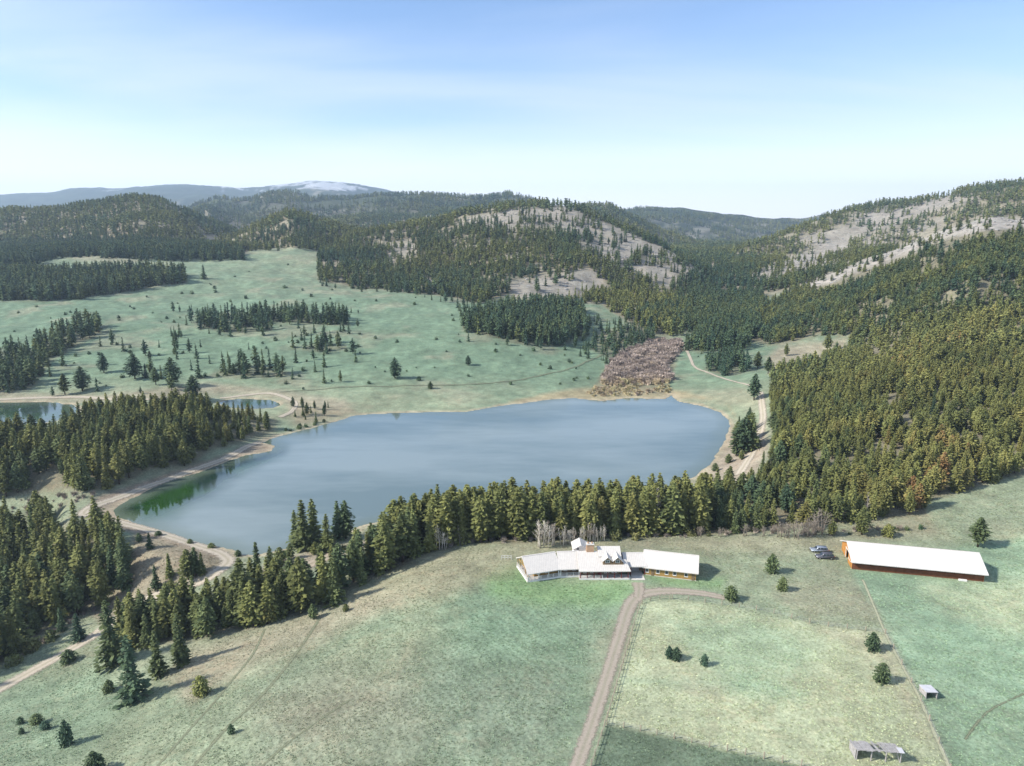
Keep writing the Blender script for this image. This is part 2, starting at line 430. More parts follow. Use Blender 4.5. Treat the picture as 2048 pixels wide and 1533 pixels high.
# ------------------------------------------------------------------ where the woods stand (polygons of tree feet, photo pixels)
# (polygon, Ymin, Ymax, density, tint, height range, group)
WOODS = [
  ([(760, 1148), (830, 1118), (868, 1100), (930, 1086), (1080, 1080), (1200, 1077), (1300, 1074), (1420, 1068), (1420, 1035), (1200, 1040), (1000, 1048), (880, 1056), (830, 1068), (790, 1090), (755, 1122)],
   150, 270, 0.97, 0.62, (13, 19), 'belt'),
  ([(1420, 1068), (1500, 1066), (1560, 1058), (1640, 1052), (1720, 1045), (1850, 1030), (1850, 1000), (1870, 998), (1960, 975), (2048, 945), (2300, 900), (2300, 440), (2048, 446), (1980, 440), (1900, 462), (1800, 500), (1700, 536), (1620, 566), (1560, 598), (1500, 630),
    (1410, 655), (1400, 668), (1500, 680), (1540, 690), (1640, 672), (1700, 672), (1692, 712), (1600, 735), (1545, 752), (1543, 830), (1548, 880), (1530, 940), (1500, 975), (1420, 990)], 180, 905, 0.90, 0.78, (8.5, 13.5), 'right_slope'),
  ([(572, 1232), (620, 1216), (700, 1184), (770, 1150), (764, 1112), (700, 1150), (640, 1184), (578, 1208)], 150, 270, 0.92, 0.52, (11, 16.5), 'belt'),
  ([(240, 1300), (300, 1298), (400, 1280), (490, 1262), (560, 1238), (590, 1215), (560, 1185), (500, 1195), (430, 1218), (330, 1236), (250, 1252)], 130, 230, 0.98, 0.6, (9.5, 15), 'hill_row'),
  ([(-200, 1420), (-20, 1345), (60, 1292), (130, 1245), (190, 1225), (250, 1185), (283, 1150), (283, 1112), (225, 1082), (150, 1052), (60, 1062), (-200, 1080)], 160, 330, 0.98, 0.66, (12, 18), 'valley'),
  ([(-200, 1010), (0, 1000), (120, 985), (200, 985), (262, 962), (300, 945), (380, 930), (420, 900), (470, 885), (545, 868), (548, 838), (440, 830), (330, 830), (230, 835), (165, 852), (100, 878), (0, 890), (-200, 900)], 220, 480, 0.85, 0.64, (12, 17), 'knoll'),
  ([(-200, 605), (0, 602), (60, 602), (150, 599), (280, 581), (372, 566), (370, 552), (250, 545), (100, 552), (-200, 545)], 500, 1200, 0.9, 0.34, (14, 20), 'meadow_wood'),
  ([(0, 792), (60, 782), (105, 722), (200, 668), (205, 652), (160, 654), (60, 700), (-60, 735), (-60, 790)], 380, 760, 0.75, 0.34, (13, 19), 'meadow_diag'),
  ([(380, 645), (450, 630), (538, 640), (545, 664), (470, 668), (400, 658)], 500, 900, 0.55, 0.2, (12, 18), 'clump_a'),
  ([(500, 636), (600, 630), (692, 640), (698, 651), (640, 650), (520, 645)], 500, 900, 0.6, 0.2, (13, 18), 'clump_b'),
  ([(572, 698), (620, 690), (692, 690), (696, 700), (640, 703)], 450, 800, 0.5, 0.2, (9, 15), 'clump_c'),
  ([(395, 758), (440, 742), (520, 730), (580, 745), (562, 756), (480, 757)], 400, 700, 0.5, 0.22, (11, 17), 'clump_d'),
  ([(922, 662), (940, 638), (1000, 622), (1100, 615), (1165, 622), (1180, 672), (1120, 694), (1050, 692), (970, 672)], 500, 950, 0.92, 0.26, (13, 18), 'grove'),
  ([(1180, 700), (1200, 660), (1290, 650), (1350, 655), (1345, 672), (1280, 690), (1230, 720)], 500, 900, 0.25, 0.2, (9, 15), 'grove'),
  ([(1370, 700), (1400, 668), (1500, 640), (1520, 660), (1490, 700), (1400, 706)], 500, 900, 0.85, 0.25, (12, 17), 'grove_right'),
  ([(1408, 742), (1430, 718), (1492, 712), (1495, 742), (1450, 752)], 450, 700, 0.75, 0.15, (9, 14), 'grove_right'),
  ([(585, 812), (640, 806), (690, 825), (690, 838), (640, 848), (600, 850), (588, 835)], 350, 480, 0.35, 0.35, (4, 8), 'shore_pines'),
  ([(1462, 900), (1475, 868), (1500, 862), (1512, 885), (1500, 905)], 300, 420, 0.8, 0.4, (9, 14), 'east_shore'),
  ([(330, 622), (720, 622), (720, 760), (560, 775), (370, 780)], 400, 900, 0.045, 0.22, (5, 13), 'far'),
  ([(-40, 690), (360, 690), (360, 795), (-40, 795)], 400, 800, 0.045, 0.25, (5, 14), 'far'),
  ([(1130, 700), (1190, 640), (1340, 640), (1345, 675), (1240, 720), (1200, 745)], 450, 900, 0.12, 0.25, (6, 13), 'far'),
  ([(900, 620), (930, 610), (935, 690), (1060, 705), (1190, 715), (1180, 690), (960, 680)], 450, 900, 0.10, 0.2, (7, 13), 'far'),
  ([(1250, 640), (1330, 655), (1400, 668), (1500, 652), (1530, 610), (1500, 590), (1400, 600)], 600, 960, 0.8, 0.28, (11, 15), 'far'),
  ([(640, 560), (900, 590), (960, 606), (940, 620), (830, 596), (700, 580), (630, 575)], 600, 1100, 0.10, 0.2, (5, 12), 'far'),
  ([(110, 518), (180, 514), (350, 524), (490, 521), (480, 505), (300, 488), (150, 488), (-200, 500), (-200, 530), (60, 535)], 700, 1400, 0.85, 0.25, (13, 18), 'far'),
]
# upper edge of the meadows: beyond it the hills are wooded
EDGE = np.array([(-600, 520), (110, 505), (350, 508), (490, 508), (500, 500), (600, 494), (634, 500), (637, 560), (700, 572), (830, 585), (900, 592), (960, 606), (1020, 592), (1100, 598), (1200, 608), (1250, 640), (1300, 668), (1365, 674), (1400, 668), (1460, 660), (1500, 650), (1524, 640), (1530, 600), (3000, 560)], float)
CLEAR = [  # open ground on the wooded hills (photo pixels), density kept inside
  ([(915, 442), (960, 430), (1060, 410), (1120, 412), (1185, 432), (1250, 462), (1330, 500), (1400, 545), (1380, 552), (1300, 512), (1240, 486), (1180, 470), (1100, 452), (1000, 462), (960, 455)], 0.30),
  ([(1160, 492), (1230, 478), (1282, 492), (1260, 522), (1205, 516)], 0.12),
  ([(1020, 566), (1080, 556), (1160, 540), (1205, 540), (1212, 580), (1150, 592), (1080, 600), (1030, 592)], 0.22),
  ([(1240, 530), (1300, 520), (1370, 560), (1340, 575)], 0.35),
  ([(770, 492), (820, 484), (840, 500), (800, 512), (780, 530)], 0.2),
  ([(845, 560), (870, 548), (865, 572)], 0.1),
  ([(905, 495), (985, 478), (1000, 490), (930, 505)], 0.4),
  ([(380, 480), (430, 470), (445, 482), (395, 492)], 0.25),
  ([(1500, 555), (1560, 520), (1620, 498), (1700, 478), (1690, 500), (1610, 535), (1540, 562)], 0.10),
  ([(1560, 530), (1640, 500), (1760, 470), (1900, 430), (1880, 450), (1740, 505), (1640, 540)], 0.5),
  ([(1600, 480), (1680, 455), (1790, 420), (1860, 405), (1940, 385), (1955, 398), (1850, 430), (1720, 478), (1640, 500)], 0.2),
  ([(1700, 432), (1770, 412), (1830, 408), (1900, 392), (1890, 405), (1780, 432), (1720, 450)], 0.4),
  ([(1600, 572), (1700, 534), (1800, 494), (1900, 454), (1985, 430), (2060, 436), (2060, 456), (1960, 460), (1860, 488), (1780, 522), (1690, 556), (1630, 576)], 0.05),
  ([(1710, 610), (1760, 600), (1775, 612), (1730, 622)], 0.3), ([(1820, 520), (1880, 515), (1890, 528), (1830, 535)], 0.3), ([(1700, 690), (1760, 672), (1830, 662), (1820, 676), (1740, 700)], 0.35),
  ([(1570, 905), (1650, 898), (1640, 912), (1580, 916)], 0.15), ([(1760, 765), (1800, 760), (1790, 778)], 0.2),
]
ROCKY = CLEAR[:13]
def pmask(px, py, poly, soft, nz):
    poly = np.asarray(poly, float)
    m = np.zeros(px.shape)
    k = (px > poly[:, 0].min() - soft * 2) & (px < poly[:, 0].max() + soft * 2) & (py > poly[:, 1].min() - soft * 2) & (py < poly[:, 1].max() + soft * 2)
    if k.any():
        m[k] = 1 - sstep(-soft, soft, sd_poly(px[k], py[k], poly) + nz[k] * soft * 1.6)
    return m
def clear_mask(px, py, y, poly, soft, nz, tall=14.0):
    """open ground, kept open in front of it too so that trees below do not stand in the view of the bare patch"""
    m = pmask(px, py, poly, soft, nz)
    for k in ((.4, .8, 1.2) if tall < 13.5 else (.5,)): m = np.maximum(m, pmask(px, py - k * tall * 1000.0 / np.maximum(y, 300), poly, soft, nz))
    return m
def hill_density(px, py, x, y):
    """density of the woods on the hills beyond the meadow edge"""
    e = np.interp(px, EDGE[:, 0], EDGE[:, 1])
    n = fbm(x / 60, y / 60, 41, 4) - 0.5
    d = (1 - sstep(-5, 5, py - e + n * 14)) * sstep(640, 700, y)
    d = d * np.where(px > 1525, sstep(880, 960, y), 1.0)
    gaps = fbm(x / 38, y / 38, 43, 3)
    d = d * (0.35 + 0.65 * sstep(0.36, 0.50, gaps)) * np.where((px > 1380) & (y > 1000), 0.55, 0.76)
    cl_ = 0.25 + 1.9 * sstep(.44, .60, fbm(x / 34, y / 34, 47, 3))
    for poly, keep in CLEAR:
        d = d * (1 - (1 - keep * cl_) * clear_mask(px, py, y, poly, 7, n * 1.6) * (y > 600))
    return d

# ------------------------------------------------------------------ ground colours (albedo)
C = lambda *a: np.array(a)
SAGE, MINT, LUSH = C(.235, .275, .178), C(.175, .255, .165), C(.165, .300, .125)
PALE, TAN, DIRT = C(.365, .395, .250), C(.300, .270, .190), C(.330, .270, .205)
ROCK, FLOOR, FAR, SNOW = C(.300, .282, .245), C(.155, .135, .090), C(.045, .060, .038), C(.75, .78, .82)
NZ1 = fbm(XX / 30, YY / 30, 3, 4) - 0.5
NZ2 = fbm(XX / 7, YY / 7, 4, 3) - 0.5
COLR = np.broadcast_to(SAGE, XX.shape + (3,)).copy()
def blend(c, m):
    global COLR
    COLR = COLR + (c - COLR) * np.clip(m, 0, 1)[..., None]
def paint(c, poly, soft, s=1.0, y0=0, y1=1e9):
    blend(c, pmask(PX, PY, poly, soft, NZ1 * 1.2 + NZ2 * 0.5) * s * ((YY > y0) & (YY < y1)))
blend(MINT * .86, sstep(420, 520, YY) * (1 - sstep(900, 1100, YY)))
blend(C(.205, .245, .160), sstep(700, 950, YY) * 0.6)
blend(TAN, np.clip(sstep(0.05, 0.25, NZ1) * 0.4, 0, 1) * (YY < 1200))
blend(MINT * .95, np.clip(sstep(0.02, 0.2, -NZ1) * 0.5, 0, 1) * (YY < 1200))
# near fields
paint(MINT * 1.22, [(1700, 1140), (2400, 1000), (2400, 1700), (1900, 1700), (1896, 1533), (1771, 1268)], 14, 0.8, 0, 260)
paint(PALE * 1.05, [(1850, 1180), (2050, 1150), (2300, 1180), (2300, 1280), (2000, 1260)], 40, 0.7, 0, 260)
paint(PALE, [(1283, 1203), (1359, 1200), (1442, 1211), (1632, 1250), (1771, 1268), (1841, 1402), (1900, 1540), (1960, 1700), (1700, 1700), (1590, 1530), (1442, 1499), (1285, 1462), (1212, 1448), (1243, 1337)], 7, 0.95, 0, 220)
paint(MINT * 1.35, [(1330, 1240), (1500, 1230), (1640, 1290), (1600, 1340), (1500, 1360), (1380, 1320)], 35, 0.5, 0, 220)
paint(MINT * 1.35, [(1240, 1360), (1500, 1350), (1600, 1390), (1400, 1380)], 20, 0.6, 0, 220)
paint(TAN * 1.05, [(1640, 1255), (1775, 1270), (1850, 1420), (1880, 1500), (1830, 1470), (1760, 1330)], 25, 0.6, 0, 220)
paint(TAN * 1.05, [(1350, 1350), (1450, 1370), (1430, 1400), (1370, 1390)], 25, 0.45, 0, 220)
paint(C(.120, .165, .108), [(1213, 1451), (1285, 1464), (1442, 1501), (1590, 1533), (1700, 1570), (1700, 1750), (1100, 1750), (1183, 1535)], 5, 0.9, 0, 200)
paint(MINT * 1.05, [(930, 1200), (1250, 1200), (1190, 1380), (1130, 1560), (850, 1560), (820, 1350)], 60, 0.8, 0, 220)
paint(C(.215, .235, .168), [(500, 1400), (900, 1300), (1150, 1350), (1120, 1540), (500, 1560)], 60, 0.5, 0, 220)
paint(LUSH * C(1.2, 1.0, 1.15), [(965, 1150), (1030, 1122), (1060, 1168), (1250, 1158), (1275, 1178), (1235, 1205), (1100, 1208), (1000, 1195)], 22, 0.9, 0, 240)
paint(LUSH, [(1290, 1150), (1400, 1160), (1450, 1158), (1440, 1178), (1330, 1170)], 12, 0.55, 0, 240)
paint(C(.280, .265, .175), [(860, 1106), (1060, 1078), (1300, 1072), (1650, 1062), (1850, 1030), (1900, 1075), (1700, 1085), (1690, 1112), (1400, 1108), (1300, 1100), (1060, 1112), (960, 1160), (900, 1190), (700, 1230), (700, 1185)], 20, 0.8, 0, 270)
paint(TAN, [(380, 1290), (560, 1240), (720, 1190), (800, 1200), (620, 1290), (480, 1350), (380, 1400), (330, 1360)], 25, 0.75, 0, 230)
paint(TAN * .95, [(500, 1420), (700, 1330), (800, 1400), (650, 1500)], 60, 0.3, 0, 200)
paint(MINT * 1.05, [(-100, 1400), (200, 1330), (260, 1420), (120, 1533), (-100, 1600)], 30, 0.5, 0, 200)
# dam, valley, far shore
paint(C(.235, .195, .140), [(270, 1040), (330, 1060), (450, 1095), (450, 1140), (330, 1190), (200, 1250), (180, 1230), (260, 1150)], 10, 0.8, 100, 300)
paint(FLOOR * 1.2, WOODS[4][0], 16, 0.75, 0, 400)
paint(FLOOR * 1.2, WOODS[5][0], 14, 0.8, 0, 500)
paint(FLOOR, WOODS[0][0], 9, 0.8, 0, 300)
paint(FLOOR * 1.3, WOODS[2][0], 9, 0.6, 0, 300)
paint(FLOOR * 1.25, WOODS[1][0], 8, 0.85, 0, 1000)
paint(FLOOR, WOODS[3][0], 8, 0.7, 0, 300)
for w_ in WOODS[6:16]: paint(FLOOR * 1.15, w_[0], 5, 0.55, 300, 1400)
paint(C(.270, .220, .165), [(150, 1030), (200, 990), (300, 958), (420, 920), (480, 900), (540, 880), (560, 872), (545, 905), (400, 950), (290, 988), (225, 1020), (300, 1058), (450, 1100), (470, 1112), (440, 1118), (300, 1075), (190, 1045)], 6, 0.9, 150, 420)
paint(DIRT * .9, [(540, 1120), (640, 1095), (740, 1078), (760, 1090), (640, 1130), (560, 1160), (520, 1200), (470, 1180)], 10, 0.75, 130, 300)
paint(TAN, [(0, 785), (200, 790), (420, 765), (560, 780), (690, 800), (720, 828), (600, 850), (560, 800), (440, 790), (200, 803), (0, 806)], 8, 0.8, 300, 520)
paint(C(.300, .270, .175), [(560, 828), (610, 808), (690, 815), (710, 828), (600, 858)], 10, 0.6, 300, 520)
paint(C(.330, .280, .170), [(1020, 806), (1100, 788), (1170, 776), (1340, 778), (1450, 800), (1480, 850), (1450, 800), (1340, 800), (1200, 806), (1100, 803)], 6, 0.85, 300, 560)
paint(DIRT * 1.05, [(1400, 950), (1440, 900), (1455, 860), (1530, 850), (1540, 900), (1500, 960), (1430, 985)], 10, 0.8, 230, 420)
paint(TAN * 1.05, [(1530, 716), (1560, 695), (1695, 676), (1695, 712), (1600, 738), (1540, 748)], 8, 0.9, 400, 760)
paint(C(.22, .20, .13), [(1175, 790), (1215, 735), (1260, 700), (1340, 675), (1365, 690), (1340, 760), (1330, 785)], 6, 0.8, 380, 760)
paint(TAN * 1.05, [(1025, 590), (1100, 592), (1200, 600), (1200, 607), (1100, 602), (1025, 598)], 3, 0.9, 600, 1100)
paint(TAN, [(120, 505), (300, 520), (260, 528), (150, 520)], 6, 0.6, 600, 1400)
# hills
HD = hill_density(PX, PY, XX, YY)
hill = (1 - sstep(-4, 6, PY - np.interp(PX, EDGE[:, 0], EDGE[:, 1]))) * sstep(640, 720, YY) * np.where(PX > 1525, sstep(880, 930, YY), 1.0)
blend(C(.232, .212, .152), hill * 0.95)
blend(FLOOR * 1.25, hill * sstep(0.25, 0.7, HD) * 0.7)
for poly, keep in ROCKY:
    nzr = fbm(XX / 12, YY / 12, 23, 3) - 0.5
    blend(ROCK, pmask(PX, PY, poly, 8, NZ1 + nzr) * (YY > 600) * 0.65)
# right slope crest band of pale rock
paint(ROCK * 1.12, CLEAR[12][0], 6, 0.9, 600, 1100)
# far country: continuous forest seen from afar with bare patches
farm = sstep(2300, 3300, YY)
nf = fbm(XX / 260, YY / 260, 71, 5)
nf2 = fbm(XX / 70, YY / 70, 72, 4)
blend(FAR * (1.1 + 1.2 * (nf2 - .5)[..., None]), farm)
blend(C(.25, .24, .19), farm * sstep(0.56, 0.66, nf * .6 + nf2 * .4) * 0.8 * (YY < 7000))
blend(C(.10, .12, .06), farm * sstep(0.42, 0.30, nf) * 0.4 * (YY < 7000))
blend(SNOW, (YY > 7000) * sstep(0.60, 0.66, fbm(XX / 300, YY / 900, 73, 5) * .6 + fbm(XX / 60, YY / 120, 75, 4) * .4 + 0.13 * pmask(PX, PY, [(480, 383), (560, 366), (640, 360), (720, 366), (760, 380), (640, 382)], 6, NZ1)
      + 0.10 * pmask(PX, PY, [(350, 376), (380, 368), (470, 378), (540, 384), (400, 384)], 4, NZ1) - 0.04) * sstep(395, 380, PY) * 0.6)
blend(ROCK * 1.05, farm * pmask(PX, PY, [(868, 424), (892, 415), (925, 424)], 3, NZ1) * (YY < 2600))
blend(ROCK, farm * (pmask(PX, PY, [(480, 402), (530, 386), (590, 384), (610, 396), (540, 405)], 6, NZ1 * 3) * .5 + pmask(PX, PY, [(1300, 440), (1320, 425), (1345, 440)], 5, NZ1 * 2) * .7) * (YY < 6000))
# shores
blend(C(.400, .340, .235), (1 - sstep(0.5, 5.0, SHORE + NZ2 * 4)) * (SHORE < 9) * 0.8)
blend(C(.10, .13, .08), (SHORE < -0.4))

# ------------------------------------------------------------------ ground mesh
def grid_mesh(name, keep=None):
    idx = np.arange(NU * NW).reshape(NW, NU)
    q = np.stack([idx[:-1, :-1], idx[:-1, 1:], idx[1:, 1:], idx[1:, :-1]], -1).reshape(-1, 4)
    if keep is not None: q = q[keep[:-1, :-1].reshape(-1) | keep[1:, 1:].reshape(-1) | keep[:-1, 1:].reshape(-1) | keep[1:, :-1].reshape(-1)]
    return q
def mesh_from(name, V, Q, m):
    me = bpy.data.meshes.new(name)
    me.vertices.add(len(V)); me.vertices.foreach_set('co', V.astype(np.float32).ravel())
    me.loops.add(len(Q) * 4); me.loops.foreach_set('vertex_index', Q.astype(np.int32).ravel())
    me.polygons.add(len(Q)); me.polygons.foreach_set('loop_start', np.arange(0, len(Q) * 4, 4, dtype=np.int32))
    me.polygons.foreach_set('loop_total', np.full(len(Q), 4, np.int32))
    me.polygons.foreach_set('use_smooth', np.ones(len(Q), bool))
    me.materials.append(m)
    me.update(calc_edges=True); me.validate()
    return me

gm, nt, b = mat('meadow_ground')
def N(t, **kw):
    n = nt.nodes.new(t)
    for k, v in kw.items(): setattr(n, k, v)
    return n
L = lambda a, c: nt.links.new(a, c)
att = N('ShaderNodeAttribute', attribute_name='ground')
furrow = N('ShaderNodeAttribute', attribute_name='furrow')
geo = N('ShaderNodeNewGeometry')
def noise(scale, detail=4, rough=0.55, vec=None):
    n = N('ShaderNodeTexNoise'); n.inputs['Scale'].default_value = scale; n.inputs['Detail'].default_value = detail; n.inputs['Roughness'].default_value = rough
    L(vec if vec is not None else geo.outputs['Position'], n.inputs['Vector'])
    return n
def rng_(n, a, c, lo, hi):
    r = N('ShaderNodeMapRange'); r.inputs['From Min'].default_value = a; r.inputs['From Max'].default_value = c; r.inputs['To Min'].default_value = lo; r.inputs['To Max'].default_value = hi
    L(n, r.inputs['Value']); return r.outputs[0]
n1 = noise(1.3, 6, 0.8); n2 = noise(0.16, 4, 0.6); n3 = noise(0.03, 4, 0.6)
m12 = N('ShaderNodeMath', operation='MULTIPLY'); L(rng_(n1.outputs['Fac'], .3, .7, .52, 1.45), m12.inputs[0]); L(rng_(n2.outputs['Fac'], .3, .7, .76, 1.22), m12.inputs[1])
m13 = N('ShaderNodeMath', operation='MULTIPLY'); L(m12.outputs[0], m13.inputs[0]); L(rng_(n3.outputs['Fac'], .3, .7, .80, 1.16), m13.inputs[1])
# mown / drilled rows on the open field
mpg = N('ShaderNodeMapping'); mpg.inputs['Rotation'].default_value = (0, 0, math.radians(-33)); L(geo.outputs['Position'], mpg.inputs[0])
wv = N('ShaderNodeTexWave', wave_type='BANDS', bands_direction='X'); wv.inputs['Scale'].default_value = 0.16; wv.inputs['Distortion'].default_value = 7.0; wv.inputs['Detail'].default_value = 4; wv.inputs['Detail Scale'].default_value = 1.6; wv.inputs['Detail Roughness'].default_value = 0.7
L(mpg.outputs[0], wv.inputs['Vector'])
fw = N('ShaderNodeMath', operation='MULTIPLY'); L(furrow.outputs['Fac'], fw.inputs[0]); L(rng_(wv.outputs['Fac'], 0, 1, -0.11, 0.06), fw.inputs[1])
fa = N('ShaderNodeMath', operation='ADD'); L(m13.outputs[0], fa.inputs[0]); L(fw.outputs[0], fa.inputs[1])
vs = N('ShaderNodeVectorMath', operation='SCALE'); L(att.outputs['Color'], vs.inputs[0]); L(fa.outputs[0], vs.inputs['Scale'])
# hue drift: dry straw against green blades
n4 = noise(0.45, 5, 0.65); n5 = noise(0.055, 3, 0.6)
mh = N('ShaderNodeMath', operation='MULTIPLY'); L(rng_(n4.outputs['Fac'], .42, .68, 0, 1), mh.inputs[0]); L(rng_(n5.outputs['Fac'], .35, .65, .08, .6), mh.inputs[1])
hm = N('ShaderNodeVectorMath', operation='MULTIPLY'); L(vs.outputs[0], hm.inputs[0]); hm.inputs[1].default_value = (1.32, 1.06, 1.02)
mixh = N('ShaderNodeMix', data_type='RGBA'); L(mh.outputs[0], mixh.inputs['Factor']); L(vs.outputs[0], mixh.inputs['A']); L(hm.outputs[0], mixh.inputs['B'])
L(mixh.outputs['Result'], b.inputs['Base Color'])
b.inputs['Roughness'].default_value = 0.95; b.inputs['Specular IOR Level'].default_value = 0.1
bp = N('ShaderNodeBump'); bp.inputs['Strength'].default_value = 0.5; bp.inputs['Distance'].default_value = 0.45
L(n1.outputs['Fac'], bp.inputs['Height']); L(bp.outputs[0], b.inputs['Normal'])

V = np.stack([XX, YY, ZZ], -1).reshape(-1, 3)
me = mesh_from('ground', V, grid_mesh('ground'), gm)
ca = me.attributes.new('ground', 'FLOAT_COLOR', 'POINT')
ca.data.foreach_set('color', np.concatenate([COLR, np.ones(COLR.shape[:2] + (1,))], -1).astype(np.float32).ravel())
fr = me.attributes.new('furrow', 'FLOAT', 'POINT')
FUR = pmask(PX, PY, [(380, 1420), (700, 1230), (960, 1180), (1180, 1230), (1130, 1560), (300, 1600)], 70, NZ1) * (YY < 220)
fr.data.foreach_set('value', FUR.astype(np.float32).ravel())
ground = tag(link('ground', me), kind='structure')

# ------------------------------------------------------------------ water
wm, nt, b = mat('lake_water')
att = N('ShaderNodeAttribute', attribute_name='shore')
geo = N('ShaderNodeNewGeometry')
mlk = N('ShaderNodeMapping'); mlk.inputs['Scale'].default_value = (.55, 1.7, 1); L(geo.outputs['Position'], mlk.inputs[0])
n1 = noise(0.012, 5, 0.6, mlk.outputs[0])
deep_skyn = N('ShaderNodeMix', data_type='RGBA'); deep_skyn.inputs['A'].default_value = (.118, .160, .150, 1); deep_skyn.inputs['B'].default_value = (.215, .258, .243, 1)
L(rng_(n1.outputs['Fac'], .38, .62, 0, 1), deep_skyn.inputs['Factor'])  # pale streaks: bright sky reflection put into the body colour
alg = N('ShaderNodeAttribute', attribute_name='algae_reflection')
mxa = N('ShaderNodeMix', data_type='RGBA'); L(alg.outputs['Fac'], mxa.inputs['Factor']); L(deep_skyn.outputs['Result'], mxa.inputs['A'])
n6 = noise(0.06, 4, 0.6)
alg_refl_c = N('ShaderNodeMix', data_type='RGBA'); alg_refl_c.inputs['A'].default_value = (.004, .022, .012, 1); alg_refl_c.inputs['B'].default_value = (.018, .060, .010, 1); L(rng_(n6.outputs['Fac'], .4, .6, 0, 1), alg_refl_c.inputs['Factor'])  # algae green, with the dark of reflected trees put into the colour
L(alg_refl_c.outputs['Result'], mxa.inputs['B'])
shal = N('ShaderNodeMix', data_type='RGBA'); shal.inputs['B'].default_value = (.120, .150, .105, 1); L(mxa.outputs['Result'], shal.inputs['A'])
L(rng_(att.outputs['Fac'], 0.0, 9.0, 0.75, 0.0), shal.inputs['Factor'])
L(shal.outputs['Result'], b.inputs['Base Color'])
b.inputs['IOR'].default_value = 1.75; b.inputs['Specular IOR Level'].default_value = 0.5
n7 = noise(0.018, 4, 0.6); L(rng_(n7.outputs['Fac'], .42, .60, 0.015, 0.20), b.inputs['Roughness'])
mw = N('ShaderNodeMapping'); mw.inputs['Scale'].default_value = (1.0, 1.6, 1); L(geo.outputs['Position'], mw.inputs[0])
nb = noise(1.3, 3, 0.5, mw.outputs[0])
bs = N('ShaderNodeMath', operation='MULTIPLY'); L(rng_(n7.outputs['Fac'], .40, .65, 0.04, 0.30), bs.inputs[0]); bs.inputs[1].default_value = 0.35
bp = N('ShaderNodeBump'); bp.inputs['Distance'].default_value = 0.05; L(bs.outputs[0], bp.inputs['Strength']); L(nb.outputs['Fac'], bp.inputs['Height']); L(bp.outputs[0], b.inputs['Normal'])
for k, (nm, wz, poly) in enumerate(WATER):
    mn, mxx = poly.min(0) - 20, poly.max(0) + 20
    m = (XX > mn[0]) & (XX < mxx[0]) & (YY > mn[1]) & (YY < mxx[1]) & (ZZ < wz + 0.02) & (SHORE < 1)
    Q = grid_mesh('w', m)
    used, inv = np.unique(Q, return_inverse=True)
    Vw = V[used].copy(); Vw[:, 2] = wz
    me = mesh_from(nm, Vw, inv.reshape(-1, 4), wm)
    a = me.attributes.new('shore', 'FLOAT', 'POINT')
    a.data.foreach_set('value', np.clip(-SHORE.reshape(-1)[used], 0, 60).astype(np.float32))
    a = me.attributes.new('algae_reflection', 'FLOAT', 'POINT')
    qx, qy, _ = project(Vw[:, 0], Vw[:, 1], Vw[:, 2])
    al = pmask(qx, qy, [(205, 1025), (300, 970), (420, 930), (530, 890), (565, 905), (480, 955), (410, 1000), (350, 1035), (290, 1055)], 24, NZ1.reshape(-1)[used]) if k == 0 else np.full(len(qx), 0.8)
    a.data.foreach_set('value', al.astype(np.float32))
    tag(link(nm, me), kind='structure')
# ------------------------------------------------------------------ dirt roads, drive and wheel tracks
def smooth_line(pts, step=1.2):
    p = np.array(pts, float)
    n = len(p)
    ext = np.vstack([2 * p[0] - p[1], p, 2 * p[-1] - p[-2]])
    out = []
    for i in range(n - 1):
        p0, p1, p2, p3 = ext[i], ext[i + 1], ext[i + 2], ext[i + 3]
        m = max(2, int(np.linalg.norm(p2 - p1) / step))
        for t in np.linspace(0, 1, m, endpoint=False):
            out.append(0.5 * ((2 * p1) + (-p0 + p2) * t + (2 * p0 - 5 * p1 + 4 * p2 - p3) * t * t + (-p0 + 3 * p1 - 3 * p2 + p3) * t ** 3))
    out.append(p[-1])
    return np.array(out)
def road_material(name, c, c2, ruts=True, edge=0.5):
    global nt, b, geo
    m, nt, b = mat(name)
    geo = N('ShaderNodeNewGeometry')
    ac = N('ShaderNodeAttribute', attribute_name='across')
    n1 = noise(1.1, 5, 0.75); n2 = noise(3.0, 4, 0.6)
    mc = N('ShaderNodeMix', data_type='RGBA'); mc.inputs['A'].default_value = c + (1,); mc.inputs['B'].default_value = c2 + (1,)
    ab = N('ShaderNodeMath', operation='ABSOLUTE'); L(ac.outputs['Fac'], ab.inputs[0])
    # strip of grass between the two wheel ruts
    mid = rng_(ab.outputs[0], 0.05, 0.28, 1.0, 0.0)
    mm = N('ShaderNodeMath', operation='MULTIPLY'); L(mid, mm.inputs[0]); L(rng_(n1.outputs['Fac'], .3, .55, .3, 1.0), mm.inputs[1])
    if not ruts: mm.inputs[1].default_value = 0
    L(mm.outputs[0], mc.inputs['Factor'])
    vs = N('ShaderNodeVectorMath', operation='SCALE'); L(mc.outputs['Result'], vs.inputs[0]); L(rng_(n2.outputs['Fac'], .3, .7, .85, 1.13), vs.inputs['Scale'])
    L(vs.outputs[0], b.inputs['Base Color']); b.inputs['Roughness'].default_value = 0.95; b.inputs['Specular IOR Level'].default_value = 0.1
    ad = N('ShaderNodeMath', operation='ADD'); L(ab.outputs[0], ad.inputs[0]); L(rng_(n1.outputs['Fac'], .25, .75, -edge * .6, edge * .6), ad.inputs[1])
    al = rng_(ad.outputs[0], 1.0 - edge * .9, 1.0 - edge * .1, 1.0, 0.0)
    L(al, b.inputs['Alpha'])
    bp = N('ShaderNodeBump'); bp.inputs['Strength'].default_value = 0.3; bp.inputs['Distance'].default_value = 0.1; L(n2.outputs['Fac'], bp.inputs['Height']); L(bp.outputs[0], b.inputs['Normal'])
    return m
M_DRIVE = road_material('gravel_drive', (.345, .295, .235), (.270, .248, .180), edge=0.55)
